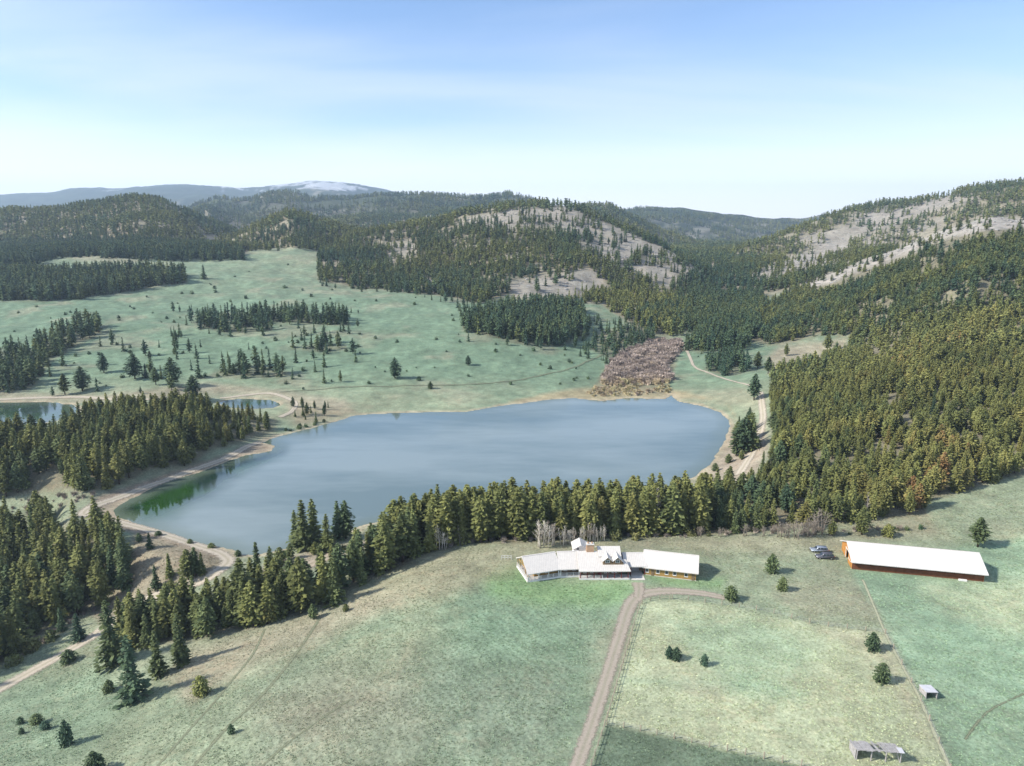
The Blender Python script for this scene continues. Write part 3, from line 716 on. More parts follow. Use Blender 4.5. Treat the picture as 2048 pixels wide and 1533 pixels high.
M_DIRT = road_material('dirt_road', (.380, .318, .240), (.270, .235, .165), edge=0.6)
M_PALE = road_material('pale_dirt_road', (.440, .385, .300), (.33, .29, .21), edge=0.6)
M_TRACK = road_material('faint_track', (.170, .185, .115), (.20, .21, .14), ruts=False, edge=1.1)
M_TAN = road_material('mown_margin', (.335, .335, .225), (.33, .33, .22), ruts=False, edge=0.8)
ROADS = []
def road(name, px, width, m, lift=0.06, step=1.2, nx=6):
    pts = [p for p in picks(px) if p is not None]
    c = smooth_line(np.array(pts)[:, :2], step)
    t = np.gradient(c, axis=0); t /= np.linalg.norm(t, axis=1)[:, None] + 1e-9
    nrm = np.stack([t[:, 1], -t[:, 0]], 1)
    w = np.interp(np.linspace(0, 1, len(c)), np.linspace(0, 1, len(np.atleast_1d(width))), np.atleast_1d(width)) / 2
    s = np.linspace(-1, 1, nx + 1)
    ROADS.append((c, w))
    xy = c[:, None, :] + nrm[:, None, :] * (w[:, None] * s[None])[..., None]
    z = height(xy[..., 0], xy[..., 1])
    z = z + lift + 0.0004 * np.maximum(xy[..., 1] - 200, 0)
    Vr = np.concatenate([xy, z[..., None]], -1).reshape(-1, 3)
    n0, n1_ = len(c), nx + 1
    idx = np.arange(n0 * n1_).reshape(n0, n1_)
    Q = np.stack([idx[:-1, :-1], idx[:-1, 1:], idx[1:, 1:], idx[1:, :-1]], -1).reshape(-1, 4)
    me = mesh_from(name, Vr, Q, m)
    a = me.attributes.new('across', 'FLOAT', 'POINT'); a.data.foreach_set('value', np.tile(s, n0).astype(np.float32))
    return tag(link(name, me), kind='structure')
road('driveway', [(1140, 1600), (1154, 1533), (1183, 1450), (1212, 1360), (1240, 1270), (1258, 1215), (1280, 1191), (1330, 1183), (1400, 1187), (1450, 1196)], [3.7, 3.7, 3.9, 4.4, 5.4, 3.4], M_DRIVE, 0.07)
road('driveway', [(1276, 1196), (1278, 1180), (1276, 1166)], [3.5, 4.0, 4.6], M_DRIVE, 0.11)
road('dirt_road', [(-60, 1410), (0, 1378), (60, 1345), (120, 1312), (190, 1270), (250, 1225), (310, 1193), (380, 1170), (430, 1147), (456, 1125), (445, 1110), (410, 1097), (350, 1077), (290, 1059), (230, 1044), (190, 1036), (168, 1027), (190, 1012), (240, 995), (300, 972), (380, 943), (440, 922), (480, 902), (520, 885)], [6.5, 6.5, 6, 6, 6, 6, 5.5, 5.5, 5], M_PALE, 0.10)
road('dirt_road', [(456, 1190), (520, 1178), (570, 1155), (630, 1125), (690, 1102), (740, 1085)], 7.0, M_DIRT, 0.12)
road('dirt_road', [(1478, 950), (1490, 930), (1507, 900), (1520, 865), (1526, 835), (1523, 805), (1520, 785)], [6, 5.5, 5, 5], M_PALE, 0.15)
road('footpath', [(1503, 772), (1460, 762), (1420, 748), (1390, 735), (1378, 712), (1368, 690)], [2.6, 3.0, 3.4], M_PALE, 0.2)
road('footpath', [(560, 785), (700, 775), (850, 772), (1000, 765), (1090, 750), (1150, 735), (1210, 708)], 3.0, M_TRACK, 0.2)
road('footpath', [(440, 797), (520, 788), (560, 792), (590, 806), (585, 822), (560, 835)], 4, M_PALE, 0.15)
road('footpath', [(-40, 802), (60, 797), (160, 795), (230, 800), (300, 800)], 5, M_PALE, 0.15)
road('wheel_track', [(640, 1236), (605, 1290), (560, 1350), (510, 1405), (460, 1450), (390, 1530), (340, 1590)], 1.5, M_TRACK, 0.05)
road('wheel_track', [(530, 1258), (505, 1310), (465, 1360), (420, 1415), (370, 1470), (310, 1540)], 1.2, M_TRACK, 0.05)
road('wheel_track', [(700, 1400), (640, 1440), (560, 1500), (500, 1560)], 1.0, M_TRACK, 0.05)
road('wheel_track', [(2048, 1388), (1990, 1415), (1960, 1440), (1930, 1480)], 0.8, M_TRACK, 0.05)
road('mown_strip', [(1725, 1160), (1734, 1180), (1771, 1268), (1806, 1335), (1841, 1402), (1870, 1470), (1900, 1540), (1925, 1600)], 1.1, M_TAN, 0.06)
# ------------------------------------------------------------------ foliage and bark
def foliage_material(name, stops, rough=0.75, trans=0.0):
    global nt, b, geo
    m, nt, b = mat(name)
    ti = N('ShaderNodeAttribute', attribute_name='tint', attribute_type='INSTANCER')
    oi = N('ShaderNodeObjectInfo')
    tcn = N('ShaderNodeTexCoord')
    n = N('ShaderNodeTexNoise'); n.inputs['Scale'].default_value = 9.0; n.inputs['Detail'].default_value = 3
    L(tcn.outputs['Object'], n.inputs['Vector'])
    # tint + a little per-tree luck + clump to clump drift
    a1 = N('ShaderNodeMath', operation='ADD'); L(ti.outputs['Fac'], a1.inputs[0]); L(rng_(oi.outputs['Random'], 0, 1, -.17, .17), a1.inputs[1])
    a2 = N('ShaderNodeMath', operation='ADD'); L(a1.outputs[0], a2.inputs[0]); L(rng_(n.outputs['Fac'], .3, .7, -.09, .09), a2.inputs[1])
    cr = N('ShaderNodeValToRGB')
    cr.color_ramp.elements[0].position = stops[0][0]; cr.color_ramp.elements[0].color = stops[0][1] + (1,)
    cr.color_ramp.elements[1].position = stops[-1][0]; cr.color_ramp.elements[1].color = stops[-1][1] + (1,)
    for p_, c_ in stops[1:-1]:
        e = cr.color_ramp.elements.new(p_); e.color = c_ + (1,)
    sc_ = N('ShaderNodeMath', operation='MULTIPLY'); sc_.inputs[1].default_value = 0.7; L(a2.outputs[0], sc_.inputs[0]); L(sc_.outputs[0], cr.inputs['Fac'])
    hs = N('ShaderNodeMath', operation='MULTIPLY'); hs.inputs[1].default_value = 7.31; L(oi.outputs['Random'], hs.inputs[0])
    fr_ = N('ShaderNodeMath', operation='FRACT'); L(hs.outputs[0], fr_.inputs[0])
    mu = N('ShaderNodeMath', operation='MULTIPLY'); L(rng_(fr_.outputs[0], 0, 1, .78, 1.22), mu.inputs[0]); L(rng_(n.outputs['Fac'], .3, .7, .75, 1.25), mu.inputs[1])
    vs = N('ShaderNodeVectorMath', operation='SCALE'); L(cr.outputs['Color'], vs.inputs[0]); L(mu.outputs[0], vs.inputs['Scale'])
    L(vs.outputs[0], b.inputs['Base Color']); b.inputs['Roughness'].default_value = rough; b.inputs['Specular IOR Level'].default_value = 0.15
    return m
M_NEEDLE = foliage_material('conifer_needles', [(0.0, (.052, .096, .062)), (0.22, (.082, .118, .054)), (0.45, (.146, .160, .052)), (0.66, (.188, .192, .060)), (0.84, (.215, .195, .062)), (0.95, (.250, .145, .062))])
M_BUSH = foliage_material('bush_leaves', [(0.0, (.038, .076, .038)), (0.35, (.075, .105, .040)), (0.7, (.180, .170, .065))])
M_WILLOW = foliage_material('willow_twigs', [(0.0, (.290, .232, .205)), (0.35, (.360, .292, .240)), (0.55, (.400, .310, .195)), (0.7, (.420, .370, .200))])
M_BARK = simple('conifer_bark', (.085, .062, .045), 0.95, 0.1, 0.3, 4)
M_ASPEN = simple('pale_bark', (.60, .55, .46), 0.85, 0.2, 0.2, 6)
M_SNAG = simple('weathered_wood', (.33, .30, .285), 0.9, 0.1, 0.2, 6)
M_TWIG = simple('grey_twigs', (.27, .23, .185), 0.9, 0.1, 0.25, 6)

def profile(kind, t):
    if kind == 'fir': return (1 - t) ** 0.8 * (0.85 + 0.15 * math.sin(t * 9))
    if kind == 'pine': return min(1.0, 1.75 * (1 - t) ** 0.75) * (0.72 + 0.28 * min(1, t * 4))
    if kind == 'round': return math.sqrt(max(0.0, 1 - (t * 1.02 - 0.12) ** 2)) * (0.65 + 0.35 * min(1, t * 5)) * (1 if t < .75 else (1 - t) / .25 * .7 + .3)
    return (1 - t) ** 0.7
def crown_geo(seed, kind, rmax, base, levels, branches, tufts, size, droop=0.25):
    r = random.Random(seed)
    V_, F_ = [], []
    lop = [1 + r.uniform(-.22, .22) for _ in range(8)]
    for i in range(levels):
        t = (i + r.uniform(-.3, .3)) / (levels - 0.4); t = min(max(t, 0), .985)
        z0 = base + (1 - base) * t
        R = rmax * profile(kind, t)
        nb = max(3, int(branches * (0.45 + 0.55 * R / rmax)))
        a0 = r.uniform(0, 6.28)
        for j in range(nb):
            a = a0 + 6.283 * j / nb + r.uniform(-.35, .35)
            Rb = R * r.uniform(.68, 1.16) * lop[int((a % 6.283) / 6.283 * 8) % 8] + 0.006
            if r.random() < 0.05: Rb *= 0.35
            ca, sa = math.cos(a), math.sin(a)
            for k in range(tufts):
                f = (k + 0.75 + r.uniform(-.25, .25)) / tufts
                d = Rb * f
                zz = z0 - droop * Rb * f * f + 0.10 * Rb * f + r.uniform(-.3, .3) * (1 - base) / levels
                s = size * r.uniform(.7, 1.3) * (0.55 + 0.6 * R / rmax)
                tx, ty = ca * s, sa * s
                roll = r.uniform(-1.0, 1.0)
                wx, wy, wz = -sa * s * math.cos(roll), ca * s * math.cos(roll), s * math.sin(roll)
                uz = r.uniform(-.45, .35) * s
                c = (ca * d, sa * d, zz)
                n0 = len(V_)
                V_ += [(c[0] - tx * .8, c[1] - ty * .8, c[2] - uz * .8), (c[0] + wx * .75, c[1] + wy * .75, c[2] + wz * .75 - abs(s) * .12),
                       (c[0] + tx * 1.1, c[1] + ty * 1.1, c[2] + uz * 1.1 - s * .25), (c[0] - wx * .75, c[1] - wy * .75, c[2] - wz * .75 - abs(s) * .12)]
                F_ += [(n0, n0 + 1, n0 + 2), (n0, n0 + 2, n0 + 3)]
    # leader
    n0 = len(V_)
    for k in range(3):
        a = 2.094 * k
        V_.append((math.cos(a) * size * .35, math.sin(a) * size * .35, 1 - size * 1.6))
    V_.append((0, 0, 1.0))
    F_ += [(n0, n0 + 1, n0 + 3), (n0 + 1, n0 + 2, n0 + 3), (n0 + 2, n0, n0 + 3)]
    # dense inner mass of old needles round the stem
    ns, rings = 6, 6
    n0 = len(V_)
    for i in range(rings):
        t = i / (rings - 1)
        for j in range(ns):
            a = 6.283 * j / ns + i * .5
            rr = rmax * profile(kind, min(t, .98)) * 0.50 * r.uniform(.6, 1.15)
            V_.append((math.cos(a) * rr, math.sin(a) * rr, base + (1 - base) * t * 0.96))
    for i in range(rings - 1):
        for j in range(ns):
            F_.append((n0 + i * ns + j, n0 + i * ns + (j + 1) % ns, n0 + (i + 1) * ns + (j + 1) % ns, n0 + (i + 1) * ns + j))
    return V_, F_
def tube_geo(path, radii, sides=5):
    V_, F_ = [], []
    for i, (p, r_) in enumerate(zip(path, radii)):
        p = Vector(p)
        q = Vector(path[min(i + 1, len(path) - 1)]) - Vector(path[max(i - 1, 0)])
        q.normalize()
        a = q.orthogonal().normalized(); c = q.cross(a)
        for j in range(sides):
            an = 6.28318 * j / sides
            V_.append(tuple(p + (a * math.cos(an) + c * math.sin(an)) * r_))
    for i in range(len(path) - 1):
        for j in range(sides):
            F_.append((i * sides + j, i * sides + (j + 1) % sides, (i + 1) * sides + (j + 1) % sides, (i + 1) * sides + j))
    F_.append(tuple(range(sides))[::-1]); F_.append(tuple(range((len(path) - 1) * sides, len(path) * sides)))
    return V_, F_
def merge(*parts):
    V_, F_, I_ = [], [], []
    for k, (v, f) in enumerate(parts):
        n0 = len(V_); V_ += list(v); F_ += [tuple(i + n0 for i in q) for q in f]; I_ += [k] * len(f)
    return V_, F_, I_

HI, MID, LOW = [], [], []      # (crown mesh, trunk mesh) near; single meshes farther away
KINDS = ['fir', 'pine', 'fir', 'pine', 'fir', 'pine', 'round']
for i, kd in enumerate(KINDS):
    rm = [.150, .165, .125, .145, .175, .135, .42][i]
    base = [.07, .14, .05, .2, .04, .12, .03][i]
    cv, cf = crown_geo(100 + i, kd, rm, base, 24 if kd != 'round' else 16, 11 if kd != 'round' else 16, 4, .034 if kd != 'round' else .062)
    cmesh = new_mesh('crown', cv, cf, [M_NEEDLE])
    tv, tf = tube_geo([(0, 0, -.06), (.004, 0, .25), (-.003, .004, .6), (0, 0, .95)], [.019, .015, .009, .002], 6)
    tmesh = new_mesh('trunk', tv, tf, [M_BARK], True)
    HI.append((cmesh, tmesh))
for i, kd in enumerate(['fir', 'pine', 'fir', 'pine', 'fir']):
    cv, cf = crown_geo(200 + i, kd, [.155, .165, .13, .15, .17][i], [.08, .14, .06, .16, .05][i], 13, 7, 2, .06)
    tv, tf = tube_geo([(0, 0, -.06), (0, 0, .9)], [.018, .003], 4)
    v_, f_, m_ = merge((cv, cf), (tv, tf))
    MID.append(new_mesh('conifer', v_, f_, [M_NEEDLE, M_BARK], False, m_))
for i, kd in enumerate(['fir', 'pine', 'fir']):
    cv, cf = crown_geo(300 + i, kd, [.18, .2, .16][i], [.06, .1, .05][i], 6, 4, 1, .13)
    LOW.append(new_mesh('conifer', cv, cf, [M_NEEDLE]))
def shrub_geo(seed, n=70, size=.16, flat=.8):
    r = random.Random(seed); V_, F_ = [], []
    for k in range(n):
        a = r.uniform(0, 6.283); e = math.asin(r.uniform(-.1, 1)); q = r.uniform(.55, 1) * (1 + .2 * math.sin(a * 3 + seed))
        c = Vector((math.cos(a) * math.cos(e) * .5 * q, math.sin(a) * math.cos(e) * .5 * q, .1 + math.sin(e) * flat * q))
        d = Vector((r.gauss(0, 1), r.gauss(0, 1), r.gauss(0, .8))).normalized(); w = d.orthogonal().normalized()
        s = size * r.uniform(.6, 1.3); n0 = len(V_)
        V_ += [tuple(c - d * s), tuple(c + w * s * .7), tuple(c + d * s), tuple(c - w * s * .7)]
        F_ += [(n0, n0 + 1, n0 + 2), (n0, n0 + 2, n0 + 3)]
    n0 = len(V_)
    for i in range(4):
        for j in range(6):
            a = 6.283 * j / 6; rr = .33 * math.cos(i * .5); V_.append((math.cos(a) * rr, math.sin(a) * rr, -.05 + .62 * math.sin(i * .5) * flat))
    for i in range(3):
        for j in range(6): F_.append((n0 + i * 6 + j, n0 + i * 6 + (j + 1) % 6, n0 + (i + 1) * 6 + (j + 1) % 6, n0 + (i + 1) * 6 + j))
    return V_, F_
BUSH = [new_mesh('bush', *shrub_geo(400 + i, 80, .13), [M_BUSH]) for i in range(3)]
def twiggy_geo(seed, n=46, spread=.5, rad=.012):
    r = random.Random(seed); V_, F_ = [], []
    for k in range(n):
        a = r.uniform(0, 6.283); o = r.uniform(0, .16); e = r.uniform(.25, 1) * spread
        p0 = Vector((math.cos(a) * o, math.sin(a) * o, -.04)); h = r.uniform(.6, 1.0)
        p1 = p0 + Vector((math.cos(a + r.uniform(-.5, .5)) * e * .55, math.sin(a + r.uniform(-.5, .5)) * e * .55, h * .6))
        p2 = p1 + Vector((math.cos(a) * e * .5, math.sin(a) * e * .5, h * .4))
        for q0, q1, w0, w1 in ((p0, p1, rad, rad * .8), (p1, p2, rad * .8, rad * .2), (p1, p1 + Vector((r.uniform(-.25, .25), r.uniform(-.25, .25), .3)), rad * .6, rad * .15), (p0.lerp(p1, .6), p1 + Vector((r.uniform(-.3, .3), r.uniform(-.3, .3), .1)), rad * .6, rad * .15)):
            s = (q1 - q0).orthogonal().normalized(); t_ = s.cross((q1 - q0).normalized()); n0 = len(V_)
            for q, w in ((q0, w0), (q1, w1)):
                V_ += [tuple(q + s * w), tuple(q - s * w * .5 + t_ * w * .87), tuple(q - s * w * .5 - t_ * w * .87)]
            for j in range(3): F_.append((n0 + j, n0 + (j + 1) % 3, n0 + 3 + (j + 1) % 3, n0 + 3 + j))
    return V_, F_
WILLOW = [new_mesh('willow', *merge(twiggy_geo(500 + i, 40, .55, .022), shrub_geo(520 + i, 36, .15, .75))[:2], [M_WILLOW]) for i in range(3)]

# ------------------------------------------------------------------ gather every conifer
TREES = []     # dicts x y z h tint group kind
def add_tree(x, y, h, tint, group, proto=None, label=None, wide=1.0, single=False):
    TREES.append(dict(x=float(x), y=float(y), h=float(h), tint=float(tint), group=group, proto=proto, label=label, wide=wide, single=single))
def jitter_grid(x0, x1, y0, y1, s):
    gx = np.arange(x0, x1, s); gy = np.arange(y0, y1, s)
    a, c = np.meshgrid(gx, gy)
    return (a + rng.uniform(-.48, .48, a.shape) * s).ravel(), (c + rng.uniform(-.48, .48, a.shape) * s).ravel()
SPACING = dict(belt=3.9, right_slope=3.9, hill_row=3.8, valley=4.6, knoll=4.6, meadow_wood=5.0, meadow_diag=6.0, clump_a=6, clump_b=5.5, clump_c=6, clump_d=6.5, grove=5.2, grove_right=5.0, shore_pines=4.5, east_shore=5.0, far=5.5)
def shore_ok(x, y):
    return grid_lookup(SHORE, x, y) > 1.5
for poly, y0, y1, dens, tint, (h0, h1), grp in WOODS:
    pp = np.array([p[:2] for p in picks(poly) if p is not None])
    s = SPACING[grp]
    x, y = jitter_grid(pp[:, 0].min() - 30, pp[:, 0].max() + 30, max(y0, pp[:, 1].min() - 30), min(y1, pp[:, 1].max() + 60), s)
    ok = np.abs(x / y) < 1.1
    x, y = x[ok], y[ok]
    z = height(x, y)
    px, py, _ = project(x, y, z)
    clump = fbm(x / 22, y / 22, 201, 3)
    inside = sd_poly(px, py, poly) + (fbm(x / 9, y / 9, 202, 2) - .5) * 8 < 0
    d = dens * (0.55 + 0.45 * sstep(.33, .5, clump)) if grp in ('right_slope', 'valley', 'knoll') else dens * np.ones(len(x))
    if grp == 'right_slope':
        n_ = fbm(x / 60, y / 60, 41, 4) - 0.5
        for cp, keep in CLEAR: d = d * (1 - (1 - keep) * clear_mask(px, py, y, cp, 5, n_, 13.0))
    ok = inside & (rng.random(len(x)) < d) & shore_ok(x, y)
    for i in np.nonzero(ok)[0]:
        hh = h0 + (h1 - h0) * rng.beta(2.2, 1.6)
        if rng.random() < .12: hh *= .6
        tt = tint + rng.normal(0, .06)
        if grp == 'right_slope': tt = 0.46 + 0.40 * sstep(1450, 1750, px[i]) * (1 - 0.5 * sstep(620, 470, py[i])) * sstep(640, 760, py[i] + (px[i] - 1700) * .25) + (clump[i] - .5) * .8 + rng.normal(0, .10)  # pine olive plus sunlit gold put into the tint
        if grp == 'belt': tt = 0.52 + 0.24 * sstep(600, 1000, px[i]) + rng.normal(0, .08)
        if grp in ('valley', 'knoll'): tt = tint + (clump[i] - .5) * .7 + rng.normal(0, .09)
        if grp == 'knoll' and px[i] > 420: hh *= 0.62
        if grp == 'right_slope': hh *= .55 + .45 * rng.random() ** .5
        add_tree(x[i], y[i], hh, tt, grp, wide=(1.32 if grp == 'right_slope' else 1.28 if grp in ('belt', 'hill_row') else 1.18 if grp in ('valley', 'knoll') else 1.0))
# hills beyond the meadow
for y0, y1, s in ((640, 1150, 5.6), (1150, 1900, 7.0), (1900, 2900, 10.0), (2900, 4300, 17.0)):
    x, y = jitter_grid(-y1 * .86, y1 * .86, y0, y1, s)
    ok = np.abs(x / y) < 0.86
    x, y = x[ok], y[ok]
    z = height(x, y)
    hgt = rng.uniform(10, 17, len(x)) * (1.0 if s < 9 else 1.15 if s < 12 else 1.5)
    vis = (z + hgt - H) / y > grid_lookup(CUM, x, y) - 0.004
    x, y, z, hgt = x[vis], y[vis], z[vis], hgt[vis]
    px, py, _ = project(x, y, z)
    d = hill_density(px, py, x, y) if s < 12 else 0.8 * sstep(.40, .5, fbm(x / 120, y / 120, 43, 4))
    if 9 < s < 12: d = np.maximum(d, 0.0) * 0.9
    ok = (rng.random(len(x)) < d)
    ol = fbm(x / 130, y / 130, 207, 3)
    warm = sstep(1380, 1600, px)
    for i in np.nonzero(ok)[0]:
        add_tree(x[i], y[i], hgt[i], 0.46 + (ol[i] - .5) * 1.0 + .16 * warm[i] - .3 * float(sstep(1330, 1400, px[i]) * (1 - sstep(1500, 1560, px[i])) * (y[i] < 1400)) + rng.normal(0, .06), 'far')  # canyon trees tinted darker and bluer: shade put into the colour

# single trees read off the photograph: (foot px, foot py, top py, tint, proto, width, label)
SINGLES = [
  (267, 1402, 1274, .12, 4, 1.25, 'big blue-green conifer with wide skirt at the foot of the hillside tree row'),
  (226, 1330, 1205, .22, 4, 1.3, 'broad dark green conifer beside the dirt road at the end of the hillside tree row'),
  (317, 1352, 1264, .42, 0, 1.2, 'bright green cone-shaped conifer between the big blue-green tree and the hillside row'),
  (362, 1330, 1230, .45, 2, 1.25, 'slim green conifer standing just below the hillside tree row on dry grass'),
  (537, 1246, 1190, 1.3, 1, 1.25, 'rusty brown young conifer at the edge of the hillside tree row'),
  (603, 1226, 1117, .55, 5, 1.2, 'tall leaning conifer at the gap in the tree row above the dirt road'),
  (669, 1208, 1120, .5, 4, 1.3, 'wide bushy conifer on the hill edge beside the gap in the tree row'),
  (518, 1186, 1086, .3, 2, 1.1, 'tall dark conifer standing above the bend of the dirt road by the lake corner'),
  (487, 1240, 1120, .48, 1, 1.15, 'tall full conifer in the hillside row below the road bend'),
  (545, 1180, 1095, .4, 0, 1.2, 'dark green conifer beside the tall one above the road bend'),
  (402, 1391, 1352, .62, 6, .85, 'round olive juniper bush alone on the open left field'),
  (218, 1384, 1360, .5, 6, .95, 'small round juniper next to the big blue-green conifer'),
  (1543, 1146, 1108, .42, 6, .72, 'dense upright green pine on the lawn between the house and the barn'),
  (1565, 1181, 1154, .3, 6, .8, 'small dark pine with a thin top in the field below the parked cars'),
  (1461, 1200, 1172, .4, 6, 1.05, 'rounded dark green shrubby pine beside the fence bend of the drive'),
  (1744, 1300, 1265, .2, 6, .85, 'round bright green pine at the paddock corner'),
  (1763, 1364, 1326, .2, 6, .8, 'round bright green pine further down the paddock boundary from the corner one'),
  (1338, 1315, 1292, .15, 6, .75, 'left one of a pair of small dark green pines in the pale paddock'),
  (1352, 1319, 1295, .15, 6, .9, 'right one of a pair of small dark green pines in the pale paddock'),
  (1409, 1331, 1308, .15, 6, .75, 'single small dark green pine in the middle of the pale paddock'),
  (1723, 1070, 1013, .66, 1, 1.3, 'lone olive conifer behind the barn in front of the wooded slope'),
  (1776, 1073, 1048, .85, 6, .95, 'low yellowish bush behind the barn roof'),
  (1662, 1072, 1036, .62, 1, 1.2, 'young olive conifer by the bare brush behind the parked cars'),
  (1955, 1094, 1036, .28, 3, 1.6, 'open grey-green pine with sparse branches in the field behind the barn'),
  (190, 1548, 1504, .14, 6, .9, 'round dark green pine at the bottom of the left field'),
  (134, 1490, 1441, .12, 6, .55, 'dark upright young pine on the grassy left slope'),
  (41, 1448, 1434, .2, 6, 1.0, 'tiny dark green bush on the grassy left slope by the road'),
  (73, 1448, 1428, .38, 6, 1.2, 'pale grey-green bush in the little cluster on the left slope'),
  (91, 1459, 1442, .16, 6, 1.1, 'dark green bush beside the pale one on the left slope'),
  (43, 1468, 1456, .25, 6, 1.0, 'small dusty bush below the cluster on the left slope'),
  (463, 1468, 1448, .3, 6, .7, 'small dark bush on the wheel track of the left field'),
  (626, 1238, 1208, .5, 1, 1.5, 'young pale green conifer at the top of the wheel track'),
  (692, 1222, 1208, .7, 6, .9, 'small yellow-green bush on the dry grass below the tree belt'),
  (158, 1281, 1228, .25, 4, 1.5, 'broad dark conifer beside the dirt road in the valley below the dam'),
  (124, 1263, 1216, .35, 0, 1.2, 'slim green conifer left of the broad one beside the valley road'),
  (137, 1325, 1300, .2, 6, 1.25, 'spreading grey-green bush on the verge of the valley road'),
  (313, 1179, 1132, .32, 0, 1.3, 'dark conifer standing by the ditch under the dam'),
  (340, 1156, 1108, .5, 2, 1.4, 'olive conifer on the dam face above the ditch'),
  (377, 1160, 1100, .52, 1, 1.3, 'first olive conifer of the trio inside the road bend'),
  (392, 1152, 1096, .48, 5, 1.3, 'rear conifer of the trio inside the road bend'),
  (405, 1150, 1106, .45, 0, 1.3, 'conifer of the trio standing against the road bend'),
  (300, 1098, 1066, .25, 0, 1.4, 'small dark conifer beside the dam road'),
  (278, 1083, 1066, .4, 6, .8, 'small bush on the dam slope by the lone dark conifer'),
  (343, 1183, 1160, .8, 6, 1.0, 'yellow-brown bush beside the road under the dam'),
  (608, 1098, 1003, .42, 0, 1.55, 'tall dark conifer of the lakeside clump at the water edge'),
  (628, 1090, 1000, .46, 4, 1.4, 'second tall conifer of the lakeside clump'),
  (592, 1092, 1022, .45, 4, 1.2, 'shorter full conifer at the open end of the lakeside clump'),
  (655, 1102, 1030, .55, 4, 1.35, 'wide olive conifer in front of the lakeside clump beside the road'),
  (677, 1080, 1004, .42, 0, 1.35, 'slim conifer of the spaced pair on the lakeside'),
  (692, 1078, 1003, .4, 5, 1.3, 'slim dark conifer nearest the belt on the lakeside'),
  (790, 757, 716, .2, 1, 1.5, 'lone bushy pine in the open meadow beyond the lake'),
  (861, 778, 763, .2, 6, .8, 'small round pine on the meadow close to the far shore'),
  (936, 731, 711, .2, 1, 1.6, 'small lone pine in the middle of the far meadow'),
  (408, 558, 530, .2, 4, 1.3, 'lone tall conifer on the upper meadow beside the wood'),
  (270, 758, 707, .2, 1, 1.6, 'big dark conifer on the meadow above the ponds'),
  (292, 757, 728, .22, 0, 1.5, 'smaller conifer leaning in beside the big one above the ponds'),
  (345, 772, 716, .25, 1, 1.5, 'open-crowned conifer above the small pond'),
  (312, 770, 735, .3, 3, 1.5, 'thin pale conifer on the meadow above the ponds'),
  (165, 782, 734, .24, 1, 1.7, 'wide pine standing on bare ground by the left pond'),
  (130, 790, 748, .3, 3, 1.4, 'slender pine at the bank of the left pond'),
  (208, 746, 706, .22, 1, 1.3, 'dark pine on the meadow between wood and ponds'),
  (352, 675, 660, .2, 0, 1.4, 'little lone conifer on the smooth meadow slope'),
  (300, 721, 702, .25, 3, 1.3, 'thin young conifer on the shaded meadow slope'),
  (388, 800, 752, .22, 1, 1.7, 'large dark pine behind the knoll wood by the small pond'),
  (1508, 801, 748, .3, 3, 1.3, 'tall thin pine beside the far end of the shore road'),
  (1515, 737, 704, .28, 1, 1.5, 'first pine at the edge of the dry clearing'),
  (1536, 748, 714, .38, 3, 1.4, 'second pine at the edge of the dry clearing'),
  (1572, 712, 687, .45, 1, 1.1, 'small pine on the dry clearing'),
  (1655, 702, 668, .75, 3, 1.5, 'brownish open pine on the dry clearing'),
  (1430, 942, 926, .42, 6, .9, 'low dark pine on the sandy shore beside the belt'),
  (1457, 926, 908, .4, 6, .9, 'bushy pine on the bare bank of the east shore'),
  (1483, 920, 900, .42, 1, 1.6, 'young pine beside the shore road'),
  (1486, 907, 836, .38, 1, 1.5, 'full dark pine of the shore clump beside the road to the inlet'),
  (1502, 902, 828, .42, 4, 1.4, 'tallest pine of the shore clump beside the road to the inlet'),
  (1494, 888, 832, .4, 1, 1.5, 'rear pine of the shore clump beside the road to the inlet'),
  (1472, 912, 866, .42, 5, 1.5, 'smaller pine at the water side of the shore clump'),
  (560, 1128, 1095, .5, 6, .8, 'bushy young pine on the lake bank by the road'),
  (580, 1118, 1088, .5, 1, 1.4, 'young pine on the lake bank next to the bushy one'),
  (630, 1108, 1084, .55, 6, .8, 'small green pine on the bank below the lakeside clump'),
  (476, 1112, 1100, .35, 6, 1.2, 'low bush at the lake corner by the road'),
  (423, 1096, 1086, .35, 6, 1.5, 'low bush on the dam shore'),
  (317, 1071, 1062, .35, 6, 1.6, 'low bush by the water near the dam end'),
  (380, 1087, 1078, .35, 6, 1.4, 'low bush by the water midway along the dam'),
]
for fx, fy, ty, tint, proto, wide, label in SINGLES:
    p = pick(fx, fy)
    _, _, dpt = project(*p)
    u, t = ray_ut(fx, ty)
    h = (H + t * p[1]) - p[2]
    add_tree(p[0], p[1], max(h, .8) * 1.03, tint, 'single', proto, label, wide, True)
print('conifers', len(TREES))

GROUPS = {
 'belt': ('tall olive conifer in the dense belt between the ranch house and the lake', 'conifers of the belt between house and lake'),
 'right_slope': ('olive pine in the unbroken forest on the slope above the barn', 'pines of the forest slope above the barn'),
 'hill_row': ('dark green conifer in the row on the hillside above the dirt road', 'conifers of the hillside row'),
 'valley': ('dark conifer in the wood in the valley below the dam', 'conifers of the valley wood below the dam'),
 'knoll': ('conifer in the wood on the knoll between the lake and the ponds', 'conifers of the knoll wood by the ponds'),
}
